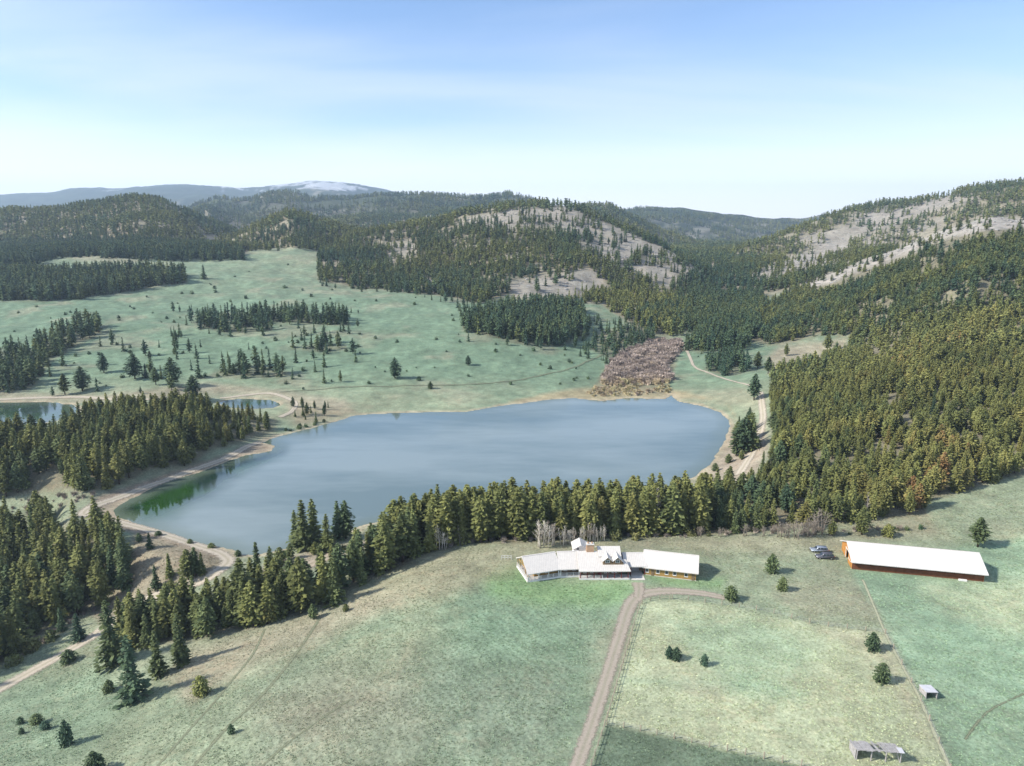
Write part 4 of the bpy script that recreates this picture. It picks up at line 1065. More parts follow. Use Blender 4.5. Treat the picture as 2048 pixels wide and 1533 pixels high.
# the largest in view become things of their own, the rest one stuff object
for T in TREES:
    T['z'] = None
tx = np.array([T['x'] for T in TREES]); ty = np.array([T['y'] for T in TREES]); th = np.array([T['h'] for T in TREES])
tz = height(tx, ty)
qpx, qpy, qd = project(tx, ty, tz)
tpx, tpy, _ = project(tx, ty, tz + th)
size = th / qd
inview = (qpx > -20) & (qpx < 2068) & (tpy < 1533) & np.array([T['group'] in GROUPS for T in TREES])
sing = np.array([T['single'] for T in TREES])
order = np.argsort(-np.where(inview & ~sing, size, -1))
solo = np.zeros(len(TREES), bool); solo[order[:235]] = True; solo |= sing
def tree_label(T):
    """what it looks like, then where it stands"""
    z = float(height(T['x'], T['y'])); px, py, _ = project(T['x'], T['y'], z)
    g, h, tt = T['group'], T['h'], T['tint']
    size_ = 'very tall' if h > 16.8 else 'tall' if h > 13.2 else 'medium-high' if h > 10 else 'short'
    hue = 'yellow-olive' if tt > .78 else 'olive' if tt > .60 else 'mid-green' if tt > .44 else 'dark green'
    if g == 'belt':
        row = 'belt front' if sd_poly(np.array([px]), np.array([py + 9.0]), WOODS[0][0])[0] > 0 else 'belt'
        sec = ('above the lakeside road' if px < 760 else 'at the belt bend' if px < 900 else 'beside the short white fence' if px < 1030 else
               "behind the house's left wing" if px < 1160 else 'behind the chimney and dormers' if px < 1260 else "behind the house's right wing" if px < 1400 else 'behind the bare shrubs')
        return '%s %s conifer in the %s %s' % (size_, hue, row, sec)
    if g == 'hill_row':
        sec = 'by the big blue-green conifer' if px < 330 else 'in its middle' if px < 450 else 'next to the rusty brown conifer'
        return '%s %s conifer of the hillside row %s' % (size_, hue, sec)
    if g == 'valley':
        sec = 'along the valley road' if py > 1215 else 'against the dam' if px > 190 else 'in its shady middle'
        return '%s %s conifer of the wood below the dam %s' % (size_, hue, sec)
    if g == 'knoll':
        return '%s %s conifer of the wood on the knoll between lake and ponds' % (size_, hue)
    sec = 'beside the field behind the barn' if px > 1820 else 'behind the lone conifer and the barn' if px > 1660 else 'behind the bare brush and parked cars'
    return '%s %s pine of the slope forest %s' % (size_, hue, sec)
def place_tree(T, z):
    k = T['proto'] if T['proto'] is not None else int(rng.integers(0, 6))
    r = empty('conifer_tree' if k != 6 else 'juniper', (T['x'], T['y'], z - .05), rng.uniform(0, 6.28))
    s = T['h']; w = s * T['wide'] * (rng.uniform(.88, 1.12) if not T['single'] else 1.0)
    r.scale = (w, w, s)
    if T['single']: tag(r, T['label'], 'tree' if k != 6 else 'bush')
    else: tag(r, tree_label(T), 'tree', GROUPS[T['group']][1])
    c = link('crown', HI[k][0], r); c['tint'] = T['tint']
    link('trunk', HI[k][1], r)
for i in np.nonzero(solo)[0]: place_tree(TREES[i], tz[i])

EXTRA = None
def scatter(name, meshes, x, y, z, sx, sz, tint, label=None, cat=None):
    """one object: meshes instanced on points by geometry nodes"""
    pc = bpy.data.collections.new(name + '_kinds')
    for k, m_ in enumerate(meshes):
        o = bpy.data.objects.new('%s_kind_%02d' % (name, k), m_); pc.objects.link(o)
    me = bpy.data.meshes.new(name)
    n = len(x)
    me.vertices.add(n)
    me.vertices.foreach_set('co', np.stack([x, y, z], 1).astype(np.float32).ravel())
    def at(nm, ty_, v, key='value'):
        a = me.attributes.new(nm, ty_, 'POINT'); a.data.foreach_set(key, v)
    at('tint', 'FLOAT', np.asarray(tint, np.float32))
    at('pid', 'INT', np.asarray(PID, np.int32))
    if EXTRA is not None: at('tcol', 'FLOAT_VECTOR', EXTRA.astype(np.float32).ravel(), 'vector')
    at('spin', 'FLOAT_VECTOR', np.stack([rng.normal(0, .03, n), rng.normal(0, .03, n), rng.uniform(0, 6.28, n)], 1).astype(np.float32).ravel(), 'vector')
    at('grow', 'FLOAT_VECTOR', np.stack([sx, sx, sz], 1).astype(np.float32).ravel(), 'vector')
    me.update()
    o = link(name, me)
    g = bpy.data.node_groups.new(name, 'GeometryNodeTree')
    g.interface.new_socket('Geometry', in_out='INPUT', socket_type='NodeSocketGeometry')
    g.interface.new_socket('Geometry', in_out='OUTPUT', socket_type='NodeSocketGeometry')
    gi = g.nodes.new('NodeGroupInput'); go = g.nodes.new('NodeGroupOutput')
    ci = g.nodes.new('GeometryNodeCollectionInfo'); ci.inputs['Collection'].default_value = pc
    ci.inputs['Separate Children'].default_value = True; ci.inputs['Reset Children'].default_value = True
    ip = g.nodes.new('GeometryNodeInstanceOnPoints'); ip.inputs['Pick Instance'].default_value = True
    def na(nm, ty_):
        q = g.nodes.new('GeometryNodeInputNamedAttribute'); q.data_type = ty_; q.inputs['Name'].default_value = nm; return q.outputs['Attribute']
    g.links.new(gi.outputs[0], ip.inputs['Points']); g.links.new(ci.outputs[0], ip.inputs['Instance'])
    g.links.new(na('pid', 'INT'), ip.inputs['Instance Index'])
    g.links.new(na('spin', 'FLOAT_VECTOR'), ip.inputs['Rotation'])
    g.links.new(na('grow', 'FLOAT_VECTOR'), ip.inputs['Scale'])
    g.links.new(ip.outputs[0], go.inputs[0])
    md = o.modifiers.new('scatter', 'NODES'); md.node_group = g
    tag(o, label, cat, None, 'stuff')
    return o
rest = ~solo
NEARP = []
for cm, tm in HI[:6]:
    me_ = bpy.data.meshes.new('conifer')
    bm = bmesh.new(); bm.from_mesh(cm); nf_ = len(bm.faces); bm.from_mesh(tm)
    bm.faces.ensure_lookup_table()
    for f in bm.faces[nf_:]: f.material_index = 1
    bm.to_mesh(me_); bm.free(); me_.materials.append(M_NEEDLE); me_.materials.append(M_BARK)
    NEARP.append(me_)
xr, yr, zr, hr = tx[rest], ty[rest], tz[rest] - .1, th[rest]
tr = np.array([T['tint'] for T in TREES])[rest]
n = len(xr)
PID = np.where(yr < 420, rng.integers(0, 6, n), np.where(yr < 1300, 6 + rng.integers(0, 5, n), 11 + rng.integers(0, 3, n)))
wr = hr * np.array([T['wide'] for T in TREES])[rest] * rng.uniform(.85, 1.2, n) * np.where(yr > 1900, 1.35, np.where(yr > 700, 1.12, 1.0))
scatter('conifer_forest', NEARP + MID + LOW, xr, yr, zr, wr, hr, tr, 'dense conifer forest covering the hills and slopes around the valley', 'forest')

# ------------------------------------------------------------------ willow thicket, meadow bushes, bare trees
def fill(polys, s, ylim, dens=1.0):
    X_, Y_ = [], []
    for poly in polys:
        pp = np.array([p[:2] for p in picks(poly)])
        x, y = jitter_grid(pp[:, 0].min(), pp[:, 0].max(), pp[:, 1].min(), pp[:, 1].max(), s)
        px, py, _ = project(x, y, height(x, y))
        ok = (sd_poly(px, py, poly) + (fbm(x / 9, y / 9, 302, 2) - .5) * 8 < 0) & (rng.random(len(x)) < dens) & shore_ok(x, y)
        X_.append(x[ok]); Y_.append(y[ok])
    return np.concatenate(X_), np.concatenate(Y_)
x, y = fill([[(1205, 768), (1212, 742), (1230, 722), (1262, 698), (1318, 682), (1362, 682), (1362, 705), (1335, 738), (1345, 768), (1260, 776)],
             [(1170, 788), (1192, 774), (1240, 774), (1300, 786), (1285, 791), (1185, 794)], [(1300, 786), (1320, 770), (1342, 768), (1338, 788)]], 3.0, (350, 800), .9)
n = len(x); PID = rng.integers(0, 3, n)
hh = rng.uniform(2.0, 6.0, n); qx, qy, _ = project(x, y, height(x, y))
hh = np.where(qy > 772, hh * .55, hh)
scatter('willow_thicket', WILLOW, x, y, height(x, y) - .1, hh * rng.uniform(.9, 1.3, n), hh, np.clip(.35 + .3 * (fbm(x / 14, y / 14, 311, 3) - .5) + .5 * sstep(755, 778, qy) + rng.normal(0, .08, n), 0, 1),
        'reddish brown leafless willow thicket at the inlet of the lake', 'thicket')
# understory brush in the wooded valley floor and knoll edge
x, y = fill([[(0, 1045), (60, 1030), (150, 1010), (190, 1000), (240, 985), (200, 985), (100, 992), (0, 1010)], [(20, 1335), (140, 1250), (230, 1215), (250, 1190), (200, 1215), (120, 1240), (40, 1300)],
             [(870, 1100), (940, 1088), (1080, 1083), (1200, 1079), (1300, 1077), (1500, 1072), (1640, 1070), (1800, 1060), (1800, 1050), (1640, 1058), (1300, 1070), (1080, 1076), (930, 1080)],
             [(1560, 1062), (1700, 1050), (1700, 1075), (1600, 1078)]], 2.6, (0, 400), .55)
n = len(x); PID = rng.integers(0, 3, n); hh = rng.uniform(.8, 2.4, n)
BRUSHM = [new_mesh('brush', *merge(twiggy_geo(540 + i, 40, .55, .02), shrub_geo(560 + i, 14, .12, .7))[:2], [M_TWIG]) for i in range(3)]
scatter('brush', BRUSHM, x, y, height(x, y) - .05, hh * 1.1, hh, np.clip(rng.normal(.3, .2, n), 0, .8), 'leafless grey-brown brush along the forest edges', 'brush')

def place_bush(x, y, h, tint, label, group, wide=1.1):
    o = link('bush', BUSH[int(rng.integers(0, 3))], None, (x, y, float(height(x, y)) - .05), rng.uniform(0, 6.28))
    o.scale = (h * wide, h * wide, h); o['tint'] = float(tint)
    return tag(o, label, 'bush', group)
MEADOW = [(0, 610), (300, 590), (500, 530), (620, 520), (640, 570), (900, 600), (920, 680), (1180, 705), (1200, 750), (1000, 780), (700, 810), (560, 770), (0, 775)]
cnt = 0
while cnt < 150:
    fx, fy = rng.uniform(0, 1200), 520 + 280 * rng.beta(1.6, 2.0)
    if sd_poly(np.array([fx]), np.array([fy]), MEADOW)[0] > 0: continue
    if fbm(np.array([fx / 60.]), np.array([fy / 30.]), 401, 3)[0] < .47: continue
    p = pick(fx, fy)
    hb, tb = rng.uniform(1.2, 3.4) * (1 if fy > 600 else 1.3), rng.uniform(.0, .35)
    where_ = ('near the far lake shore' if fy > 735 and fx > 560 else 'above the two ponds' if fy > 690 and fx < 560 else 'below the dense grove' if fx > 860 and fy > 640 else 'around the meadow clumps' if fy > 620 and fx < 760 else
              'on the smooth middle meadow' if fy > 620 else 'by the wood on the left meadow' if fx < 420 else 'on the high meadow under the wooded hills')
    place_bush(p[0], p[1], hb, tb, '%s %s bush %s' % ('tiny' if hb < 1.9 else 'small' if hb < 2.7 else 'stout', 'dark green' if tb < .18 else 'dull green', where_), 'bushes dotted over the far meadow')
    cnt += 1
for (x0, y0, x1, y1, nb_, h0, h1, tn, lab, grp) in (
   (1225, 1078, 1420, 1068, 12, 1.5, 4.0, .75, 'yellow-green bush along the foot of the tree belt behind the house', 'bushes along the foot of the belt'),
   (560, 870, 690, 840, 14, 1.2, 3.0, .35, 'low green bush on the grassy bank of the far lake corner', 'bushes on the far lake corner'),
   (20, 1330, 120, 1265, 10, 2.0, 4.5, .8, 'olive bush along the valley road below the wood', 'bushes along the valley road'),
   (1120, 770, 1500, 690, 16, 1.0, 2.6, .3, 'green bush around the willow thicket at the lake inlet', 'bushes round the inlet'),
   (550, 1118, 720, 1090, 12, 1.0, 2.6, .5, 'green bush on the bank between the lakeside conifers and the water', 'bushes under the lakeside conifers'),
   (1690, 1066, 1850, 1062, 7, .8, 1.8, .4, 'grey-green bush on the dry ground behind the barn', 'bushes behind the barn')):
    for k in range(nb_):
        f = rng.random(); p = pick(x0 + (x1 - x0) * f, y0 + (y1 - y0) * f + rng.uniform(-6, 6))
        if float(shore_ok(np.array([p[0]]), np.array([p[1]]))[0]): place_bush(p[0], p[1], rng.uniform(h0, h1), tn + rng.normal(0, .08), lab, grp)

def bare_geo(seed, stems, limbs, thick, spread):
    r = random.Random(seed); T1, T2 = ([], []), ([], [])
    def addto(T_, v, f):
        n0 = len(T_[0]); T_[0].extend(v); T_[1].extend([tuple(i + n0 for i in q) for q in f])
    for s in range(stems):
        ox, oy = r.uniform(-.12, .12) * (stems > 1), r.uniform(-.12, .12) * (stems > 1)
        hgt = r.uniform(.75, 1.0) if stems > 1 else 1.0
        pth = [Vector((ox, oy, -.03))]
        lean = Vector((r.uniform(-.06, .06), r.uniform(-.06, .06), 0))
        for k in range(1, 5): pth.append(Vector((ox + r.uniform(-.012, .012), oy + r.uniform(-.012, .012), hgt * k / 4)) + lean * k / 2)
        v, f = tube_geo(pth, [thick, thick * .8, thick * .6, thick * .4, thick * .12], 5); addto(T1, v, f)
        for k in range(limbs):
            t = r.uniform(.28, .97); i = min(int(t * 4), 3); p0 = pth[i].lerp(pth[i + 1], t * 4 - i)
            a = r.uniform(0, 6.283); ln = spread * (1.1 - t) * r.uniform(.6, 1.2) + .03
            p1 = p0 + Vector((math.cos(a) * ln * .6, math.sin(a) * ln * .6, ln * .5)); p2 = p1 + Vector((math.cos(a) * ln * .4, math.sin(a) * ln * .4, ln * .6))
            v, f = tube_geo([p0, p1, p2], [thick * .34, thick * .22, thick * .06], 3); addto(T2, v, f)
            for q in range(2):
                b_ = a + r.uniform(-1, 1); p3 = p1 + Vector((math.cos(b_) * ln * .35, math.sin(b_) * ln * .35, ln * .4))
                v, f = tube_geo([p1, p3], [thick * .18, thick * .05], 3); addto(T2, v, f)
    return T1, T2
ASPEN = []
for i in range(4):
    a_, c_ = bare_geo(600 + i, 2 if i % 2 else 1, 30, .019, .22); ASPEN.append((new_mesh('trunk', *a_, [M_ASPEN], True), new_mesh('branches', *c_, [M_TWIG if i == 3 else M_ASPEN])))
SNAG = []
for i in range(2):
    a_, c_ = bare_geo(620 + i, 1, 38, .016, .13); SNAG.append((new_mesh('trunk', *a_, [M_SNAG], True), new_mesh('branches', *c_, [M_SNAG])))
SHRUBT = []
for i in range(2):
    a_, c_ = bare_geo(630 + i, 6, 14, .016, .32); SHRUBT.append((new_mesh('trunk', *a_, [M_TWIG], True), new_mesh('branches', *c_, [M_TWIG])))
def bare_tree(name, fx, fy, ty, protos, label, cat, group, wide=1.0):
    p = pick(fx, fy); u, t = ray_ut(fx, ty); h = (H + t * p[1]) - p[2]
    r = empty(name, (p[0], p[1], p[2]), rng.uniform(0, 6.28)); r.scale = (h * wide, h * wide, h)
    k = int(rng.integers(0, len(protos))); link('trunk', protos[k][0], r); link('branches', protos[k][1], r)
    return tag(r, label, cat, group)
for fx0, fx1, fy, ty, n_, wh_ in ((1074, 1106, 1094, 1040, 8, "behind the house's left wing"), (1122, 1150, 1089, 1050, 8, 'behind the little rear cross gable'), (1158, 1208, 1084, 1048, 13, 'behind the brick chimney')):
    for k in range(n_):
        bare_tree('aspen_tree', fx0 + (fx1 - fx0) * (k + rng.uniform(0, .8)) / n_, fy + rng.uniform(-3, 3), ty + rng.uniform(-6, 10), ASPEN, 'slender leafless pale-trunked aspen in the clump ' + wh_, 'tree', 'leafless aspens behind the house')
for fx, fy, ty in ((872, 1100, 1052), (882, 1100, 1056), (893, 1098, 1060), (911, 1088, 1046), (988, 1078, 1000), (920, 1090, 1054)):
    bare_tree('aspen_tree', fx, fy, ty, ASPEN[:2] + SNAG, 'grey leafless tree among the conifers where the belt turns towards the lake', 'tree', 'leafless trees at the turn of the belt')
for fx, fy, ty in ((1315, 1068, 976), (1334, 1066, 1000), (1353, 1064, 986), (1370, 1064, 1004), (1660, 1042, 1010), (1734, 1030, 985)):
    bare_tree('dead_tree', fx, fy, ty, SNAG, 'dead silvery grey snag standing at the front of the conifer belt', 'tree', 'dead snags in the conifer belt')
for fx, fy, ty in ((1491, 1073, 1047), (1526, 1073, 1052), (1558, 1074, 1042), (1575, 1076, 1042), (1592, 1076, 1038), (1610, 1074, 1040), (1637, 1070, 1016), (1400, 1074, 1052), (1622, 1072, 1034), (1440, 1074, 1054)):
    bare_tree('bare_shrub', fx, fy, ty, SHRUBT, 'leafless grey many-stemmed shrub at the forest edge behind the cars', 'shrub', 'leafless shrubs at the forest edge', 1.3)

# ------------------------------------------------------------------ rocks on the bare hilltops, boulders by the dam
def rock_geo(seed):
    r = random.Random(seed); bm = bmesh.new(); bmesh.ops.create_icosphere(bm, subdivisions=1, radius=.5)
    for v in bm.verts: v.co *= r.uniform(.7, 1.25)
    V_ = [tuple(v.co) for v in bm.verts]; F_ = [tuple(v.index for v in f.verts) for f in bm.faces]; bm.free(); return V_, F_
M_ROCK = simple('grey_rock', (.300, .285, .262), .95, .15, .3, 2.0, 0, .4)
ROCKM = [new_mesh('rock', *rock_geo(700 + i), [M_ROCK]) for i in range(3)]
RX, RY = [], []
for y0, y1, s in ((700, 1100, 5.0), (1100, 1850, 6.0)):
    x, y = jitter_grid(-y1 * .3, y1 * .85, y0, y1, s)
    z = height(x, y); px, py, _ = project(x, y, z)
    m_ = np.zeros(len(x))
    for poly, keep in ROCKY: m_ = np.maximum(m_, pmask(px, py, poly, 6, (fbm(x / 20, y / 20, 231, 3) - .5) * 2))
    ok = (m_ > .4) & (fbm(x / 16, y / 16, 232, 3) > .50) & (rng.random(len(x)) < .62) & (z > 12)
    RX.append(x[ok]); RY.append(y[ok])
x, y = np.concatenate(RX), np.concatenate(RY)
n = len(x); PID = rng.integers(0, 3, n); sz = .7 + 3.2 * rng.random(n) ** 3
scatter('rock_outcrop', ROCKM, x, y, height(x, y) + sz * .1, sz * rng.uniform(.8, 1.7, n), sz * rng.uniform(.5, .9, n), np.zeros(n), 'grey rock outcrops scattered over the bare hilltops', 'rocks')
print('rocks', n)

# ------------------------------------------------------------------ grass tufts on the near fields
m, nt, b = mat('grass_blades')
ta = N('ShaderNodeAttribute', attribute_name='tcol', attribute_type='INSTANCER')
oi = N('ShaderNodeObjectInfo')
vs = N('ShaderNodeVectorMath', operation='SCALE'); L(ta.outputs['Vector'], vs.inputs[0]); L(rng_(oi.outputs['Random'], 0, 1, .7, 1.35), vs.inputs['Scale'])
L(vs.outputs[0], b.inputs['Base Color']); b.inputs['Roughness'].default_value = .9; b.inputs['Specular IOR Level'].default_value = .1
def tuft_geo(seed):
    r = random.Random(seed); V_, F_ = [], []
    for k in range(9):
        a = r.uniform(0, 6.283); o = r.uniform(0, .3); x_, y_ = math.cos(a) * o, math.sin(a) * o
        ln = r.uniform(.15, .5); w = r.uniform(.10, .2); h = r.uniform(.3, 1.0); n0 = len(V_)
        ca, sa = math.cos(a), math.sin(a)
        V_ += [(x_ - sa * w, y_ + ca * w, -.1), (x_ + sa * w, y_ - ca * w, -.1), (x_ + ca * ln + sa * w * .3, y_ + sa * ln - ca * w * .3, h), (x_ + ca * ln - sa * w * .3, y_ + sa * ln + ca * w * .3, h)]
        F_.append((n0, n0 + 1, n0 + 2, n0 + 3))
    return V_, F_
TUFT = [new_mesh('grass_tuft', *tuft_geo(800 + i), [m]) for i in range(3)]
n = 130000
u_ = rng.uniform(-.92, .92, n); y = np.exp(rng.uniform(math.log(98), math.log(265), n)); x = u_ * y
z = height(x, y); px, py, _ = project(x, y, z)
RK = np.unique(np.concatenate([((np.floor((c[:, 0] + dx_) / .5).astype(np.int64) + 5000) * 100000 + np.floor((c[:, 1] + dy_) / .5).astype(np.int64)) for c, w in ROADS if c[:, 1].min() < 265
                               for dx_ in np.arange(-float(w.max()) * .8, float(w.max()) * .8 + .01, .45) for dy_ in np.arange(-float(w.max()) * .8, float(w.max()) * .8 + .01, .45)]))
key = (np.floor(x / .5).astype(np.int64) + 5000) * 100000 + np.floor(y / .5).astype(np.int64)
ok = ~np.isin(key, RK) & (grid_lookup(SHORE, x, y) > 3) & (rng.random(n) < .35 + .9 * sstep(.38, .55, fbm(x / 5, y / 5, 901, 3)))
ok &= sd_poly(px, py, [(1026, 1105), (1026, 1140), (1058, 1164), (1160, 1156), (1295, 1162), (1400, 1162), (1400, 1100), (1040, 1098)]) > 0
ok &= sd_poly(px, py, [(1680, 1075), (1706, 1142), (1972, 1168), (1985, 1100)]) > 0
x, y, z = x[ok], y[ok], z[ok]; n = len(x)
gc = np.stack([grid_lookup(COLR[..., k], x, y) for k in range(3)], 1)
straw = (rng.random(n) < .22)[:, None]
EXTRA = gc * np.where(straw, np.array([1.35, 1.28, 1.2]), np.array([1.12, 1.16, 1.08])) * rng.uniform(.8, 1.2, (n, 1))
PID = rng.integers(0, 3, n); sz = rng.uniform(.22, .5, n) * (1 + .35 * sstep(140, 240, y))
scatter('meadow_grass', TUFT, x, y, z, sz, sz * rng.uniform(.22, .5, n), np.zeros(n), 'short tufted grass of the near pastures', 'grass')
EXTRA = None
# ------------------------------------------------------------------ building helpers
class MB:
    """mesh builder in a plan frame: a along e1, b along e2 (away from the camera), z up; vertices relative to origin o"""
    def __init__(s, A=(0, 0), ang=0.0, o=(0, 0, 0)):
        s.A = np.array(A, float); s.e1 = np.array([math.cos(ang), math.sin(ang)]); s.e2 = np.array([-math.sin(ang), math.cos(ang)])
        s.o = o; s.V = []; s.F = []
    def p(s, a, b_, z):
        q = s.A + s.e1 * a + s.e2 * b_
        return (q[0] - s.o[0], q[1] - s.o[1], z - s.o[2])
    def hexa(s, pts):
        n = len(s.V); s.V += [s.p(*q) for q in pts]
        s.F += [(n + i for i in f) for f in ((3, 2, 1, 0), (4, 5, 6, 7), (0, 1, 5, 4), (1, 2, 6, 5), (2, 3, 7, 6), (3, 0, 4, 7))]
        s.F = [tuple(f) for f in s.F]
        return s
    def box(s, a0, a1, b0, b1, z0, z1):
        return s.hexa([(a0, b0, z0), (a1, b0, z0), (a1, b1, z0), (a0, b1, z0), (a0, b0, z1), (a1, b0, z1), (a1, b1, z1), (a0, b1, z1)])
    def slab(s, p0, p1, p2, p3, th):
        """sloped slab through four (a,b,z) corners, thickness th downwards"""
        d = lambda q: (q[0], q[1], q[2] - th)
        return s.hexa([d(p0), d(p1), d(p2), d(p3), p0, p1, p2, p3])
    def gable_prism(s, a0, a1, b0, b1, z0, ze, zr, bm_=None, ze1=None):
        bm_ = (b0 + b1) / 2 if bm_ is None else bm_; ze1 = ze if ze1 is None else ze1; n = len(s.V)
        for a in (a0, a1): s.V += [s.p(a, b0, z0), s.p(a, b1, z0), s.p(a, b1, ze1), s.p(a, bm_, zr), s.p(a, b0, ze)]
        s.F += [(n, n + 1, n + 2, n + 3, n + 4)[::-1], (n + 5, n + 6, n + 7, n + 8, n + 9), (n, n + 4, n + 9, n + 5)[::-1], (n + 1, n, n + 5, n + 6)[::-1], (n + 2, n + 1, n + 6, n + 7)[::-1], (n + 3, n + 2, n + 7, n + 8)[::-1], (n + 4, n + 3, n + 8, n + 9)[::-1]]
        return s
    def tube(s, p0, p1, r0, r1=None, sides=6):
        v, f = tube_geo([s.p(*p0), s.p(*p1)], [r0, r1 or r0], sides); n = len(s.V)
        s.V += v; s.F += [tuple(i + n for i in q) for q in f]; return s
    def build(s, name, m, parent):
        me = new_mesh(name, s.V, s.F, [m])
        bm = bmesh.new(); bm.from_mesh(me); bmesh.ops.recalc_face_normals(bm, faces=bm.faces); bm.to_mesh(me); bm.free()
        return link(name, me, parent)
def striped(name, c, c2, axis, scale, bump=0.5, rough=0.85, var=.12):
    """boards or logs: bands across one axis"""
    global nt, b, geo
    m, nt, b = mat(name)
    tcn = N('ShaderNodeTexCoord')
    mp_ = N('ShaderNodeMapping'); L(tcn.outputs['Object'], mp_.inputs[0])
    wv = N('ShaderNodeTexWave', wave_type='BANDS', bands_direction=axis); wv.inputs['Scale'].default_value = scale; wv.inputs['Distortion'].default_value = .4
    L(mp_.outputs[0], wv.inputs['Vector'])
    n = N('ShaderNodeTexNoise'); n.inputs['Scale'].default_value = 1.2; n.inputs['Detail'].default_value = 6; L(tcn.outputs['Object'], n.inputs['Vector'])
    mc = N('ShaderNodeMix', data_type='RGBA'); mc.inputs['A'].default_value = c2 + (1,); mc.inputs['B'].default_value = c + (1,); L(rng_(wv.outputs['Fac'], 0, .35, 0, 1), mc.inputs['Factor'])
    vs = N('ShaderNodeVectorMath', operation='SCALE'); L(mc.outputs['Result'], vs.inputs[0]); L(rng_(n.outputs['Fac'], .3, .7, 1 - var * 1.6, 1 + var * 1.6), vs.inputs['Scale'])
    L(vs.outputs[0], b.inputs['Base Color']); b.inputs['Roughness'].default_value = rough; b.inputs['Specular IOR Level'].default_value = .2
    bp = N('ShaderNodeBump'); bp.inputs['Strength'].default_value = bump; bp.inputs['Distance'].default_value = .06; L(wv.outputs['Fac'], bp.inputs['Height']); L(bp.outputs[0], b.inputs['Normal'])
    return m
M_ROOF = striped('cream_metal_roof', (.575, .538, .488), (.515, .482, .438), 'X', .6, .35, .5, .035)
M_BROOF = striped('white_metal_roof', (.600, .574, .540), (.540, .516, .486), 'X', .5, .35, .5, .035)
M_LOG = striped('golden_logs', (.430, .265, .085), (.200, .115, .040), 'Z', 1.6)
M_LOGD = striped('brown_logs', (.215, .150, .085), (.110, .075, .045), 'Z', 1.6)
M_BARN = striped('orange_barn_boards', (.480, .225, .060), (.330, .140, .035), 'Y', 1.1, .35)
M_BARNR = striped('shaded_rust_boards', (.175, .066, .030), (.100, .038, .018), 'X', 1.1, .35)  # rust boards darkened: grazing light and eave shade put into the colour
M_TRIM = simple('white_trim', (.74, .72, .68), .6, .3, .05)
M_FASCIA = simple('fascia', (.62, .58, .53), .6, .3, .06)
M_REDW = simple('red_stained_wood', (.170, .035, .030), .8, .2, .15)
M_DECK = simple('deck_boards', (.480, .440, .400), .85, .2, .15, 2)
M_CONC = simple('pale_concrete', (.560, .530, .470), .9, .2, .1, 1.2)
M_GREYW = simple('grey_wall', (.330, .310, .300), .85, .2, .08)
M_DARK = simple('shade_and_trim_black', (.030, .028, .026), .9, .1, .1)  # black for painted shade inside the barn, also for car trim
M_BRICK = striped('brick', (.470, .270, .150), (.420, .330, .250), 'Z', 3.5, .3)
M_WOODG = simple('weathered_boards', (.345, .325, .310), .9, .15, .22, 2.0, 0, .3)
M_WOODP = simple('fence_wood', (.330, .280, .210), .9, .15, .25, 3)
M_TIN = simple('galvanised_sheet', (.520, .510, .520), .5, .4, .1, 1.0)
gm_, nt, b = mat('window_glass'); b.inputs['Base Color'].default_value = (.03, .04, .05, 1); b.inputs['Roughness'].default_value = .08; b.inputs['Specular IOR Level'].default_value = .8
nz_ = N('ShaderNodeTexNoise'); nz_.inputs['Scale'].default_value = 1.5; L(rng_(nz_.outputs['Fac'], .3, .7, .05, .14), b.inputs['Roughness'])
M_GLASS = gm_

def frame_of(pa, pb, z):
    A = P(pa[0], pa[1], z); B = P(pb[0], pb[1], z)
    d = B - A
    return A[:2], math.atan2(d[1], d[0]), float(np.hypot(d[0], d[1]))
def window(A, ang, o, parent, a0, a1, bw, z0, z1, fm=None, mull=True):
    f = MB(A, ang, o); t = .09
    f.box(a0, a1, bw - .06, bw + .02, z0, z0 + t).box(a0, a1, bw - .06, bw + .02, z1 - t, z1).box(a0, a0 + t, bw - .058, bw + .02, z0 + t, z1 - t).box(a1 - t, a1, bw - .058, bw + .02, z0 + t, z1 - t)
    if mull: f.box((a0 + a1) / 2 - .03, (a0 + a1) / 2 + .03, bw - .05, bw + .02, z0 + t, z1 - t)
    w = f.build('window', fm or M_TRIM, parent)
    MB(A, ang, o).box(a0 + t * .9, a1 - t * .9, bw - .025, bw - .005, z0 + t * .9, z1 - t * .9).build('pane', M_GLASS, w)
    MB(A, ang, o).box(a0 - .06, a1 + .06, bw - .12, bw - .062, z0 - .07, z0 - .002).build('sill', fm or M_TRIM, w)
def gable_roof(A, ang, o, parent, a0, a1, b0, w, ze, r, th=.16, m=None, back=None):
    back = back if back is not None else w
    sl = r / w
    rf = MB(A, ang, o)
    rf.slab((a0, b0, ze), (a1, b0, ze), (a1, b0 + w, ze + r), (a0, b0 + w, ze + r), th)
    rf.slab((a0, b0 + w, ze + r), (a1, b0 + w, ze + r), (a1, b0 + w + back, ze + r - sl * back), (a0, b0 + w + back, ze + r - sl * back), th)
    ro = rf.build('roof', m or M_ROOF, parent)
    MB(A, ang, o).box(a0 - .02, a1 + .02, b0 + w - .18, b0 + w + .18, ze + r - .05, ze + r + .05).build('ridge_cap', M_FASCIA, ro)
    fa = MB(A, ang, o).box(a0, a1, b0 - .05, b0 - .003, ze - .24, ze - .01)
    for aa, bb in ((a0 - .05, a0 - .003), (a1 + .003, a1 + .05)):
        fa.slab((aa, b0, ze + .01), (bb, b0, ze + .01), (bb, b0 + w, ze + r + .01), (aa, b0 + w, ze + r + .01), .26)
        fa.slab((aa, b0 + w, ze + r + .01), (bb, b0 + w, ze + r + .01), (bb, b0 + w + back, ze + r - sl * back + .01), (aa, b0 + w + back, ze + r - sl * back + .01), .26)
    fa.build('fascia', M_FASCIA, ro)
    return ro
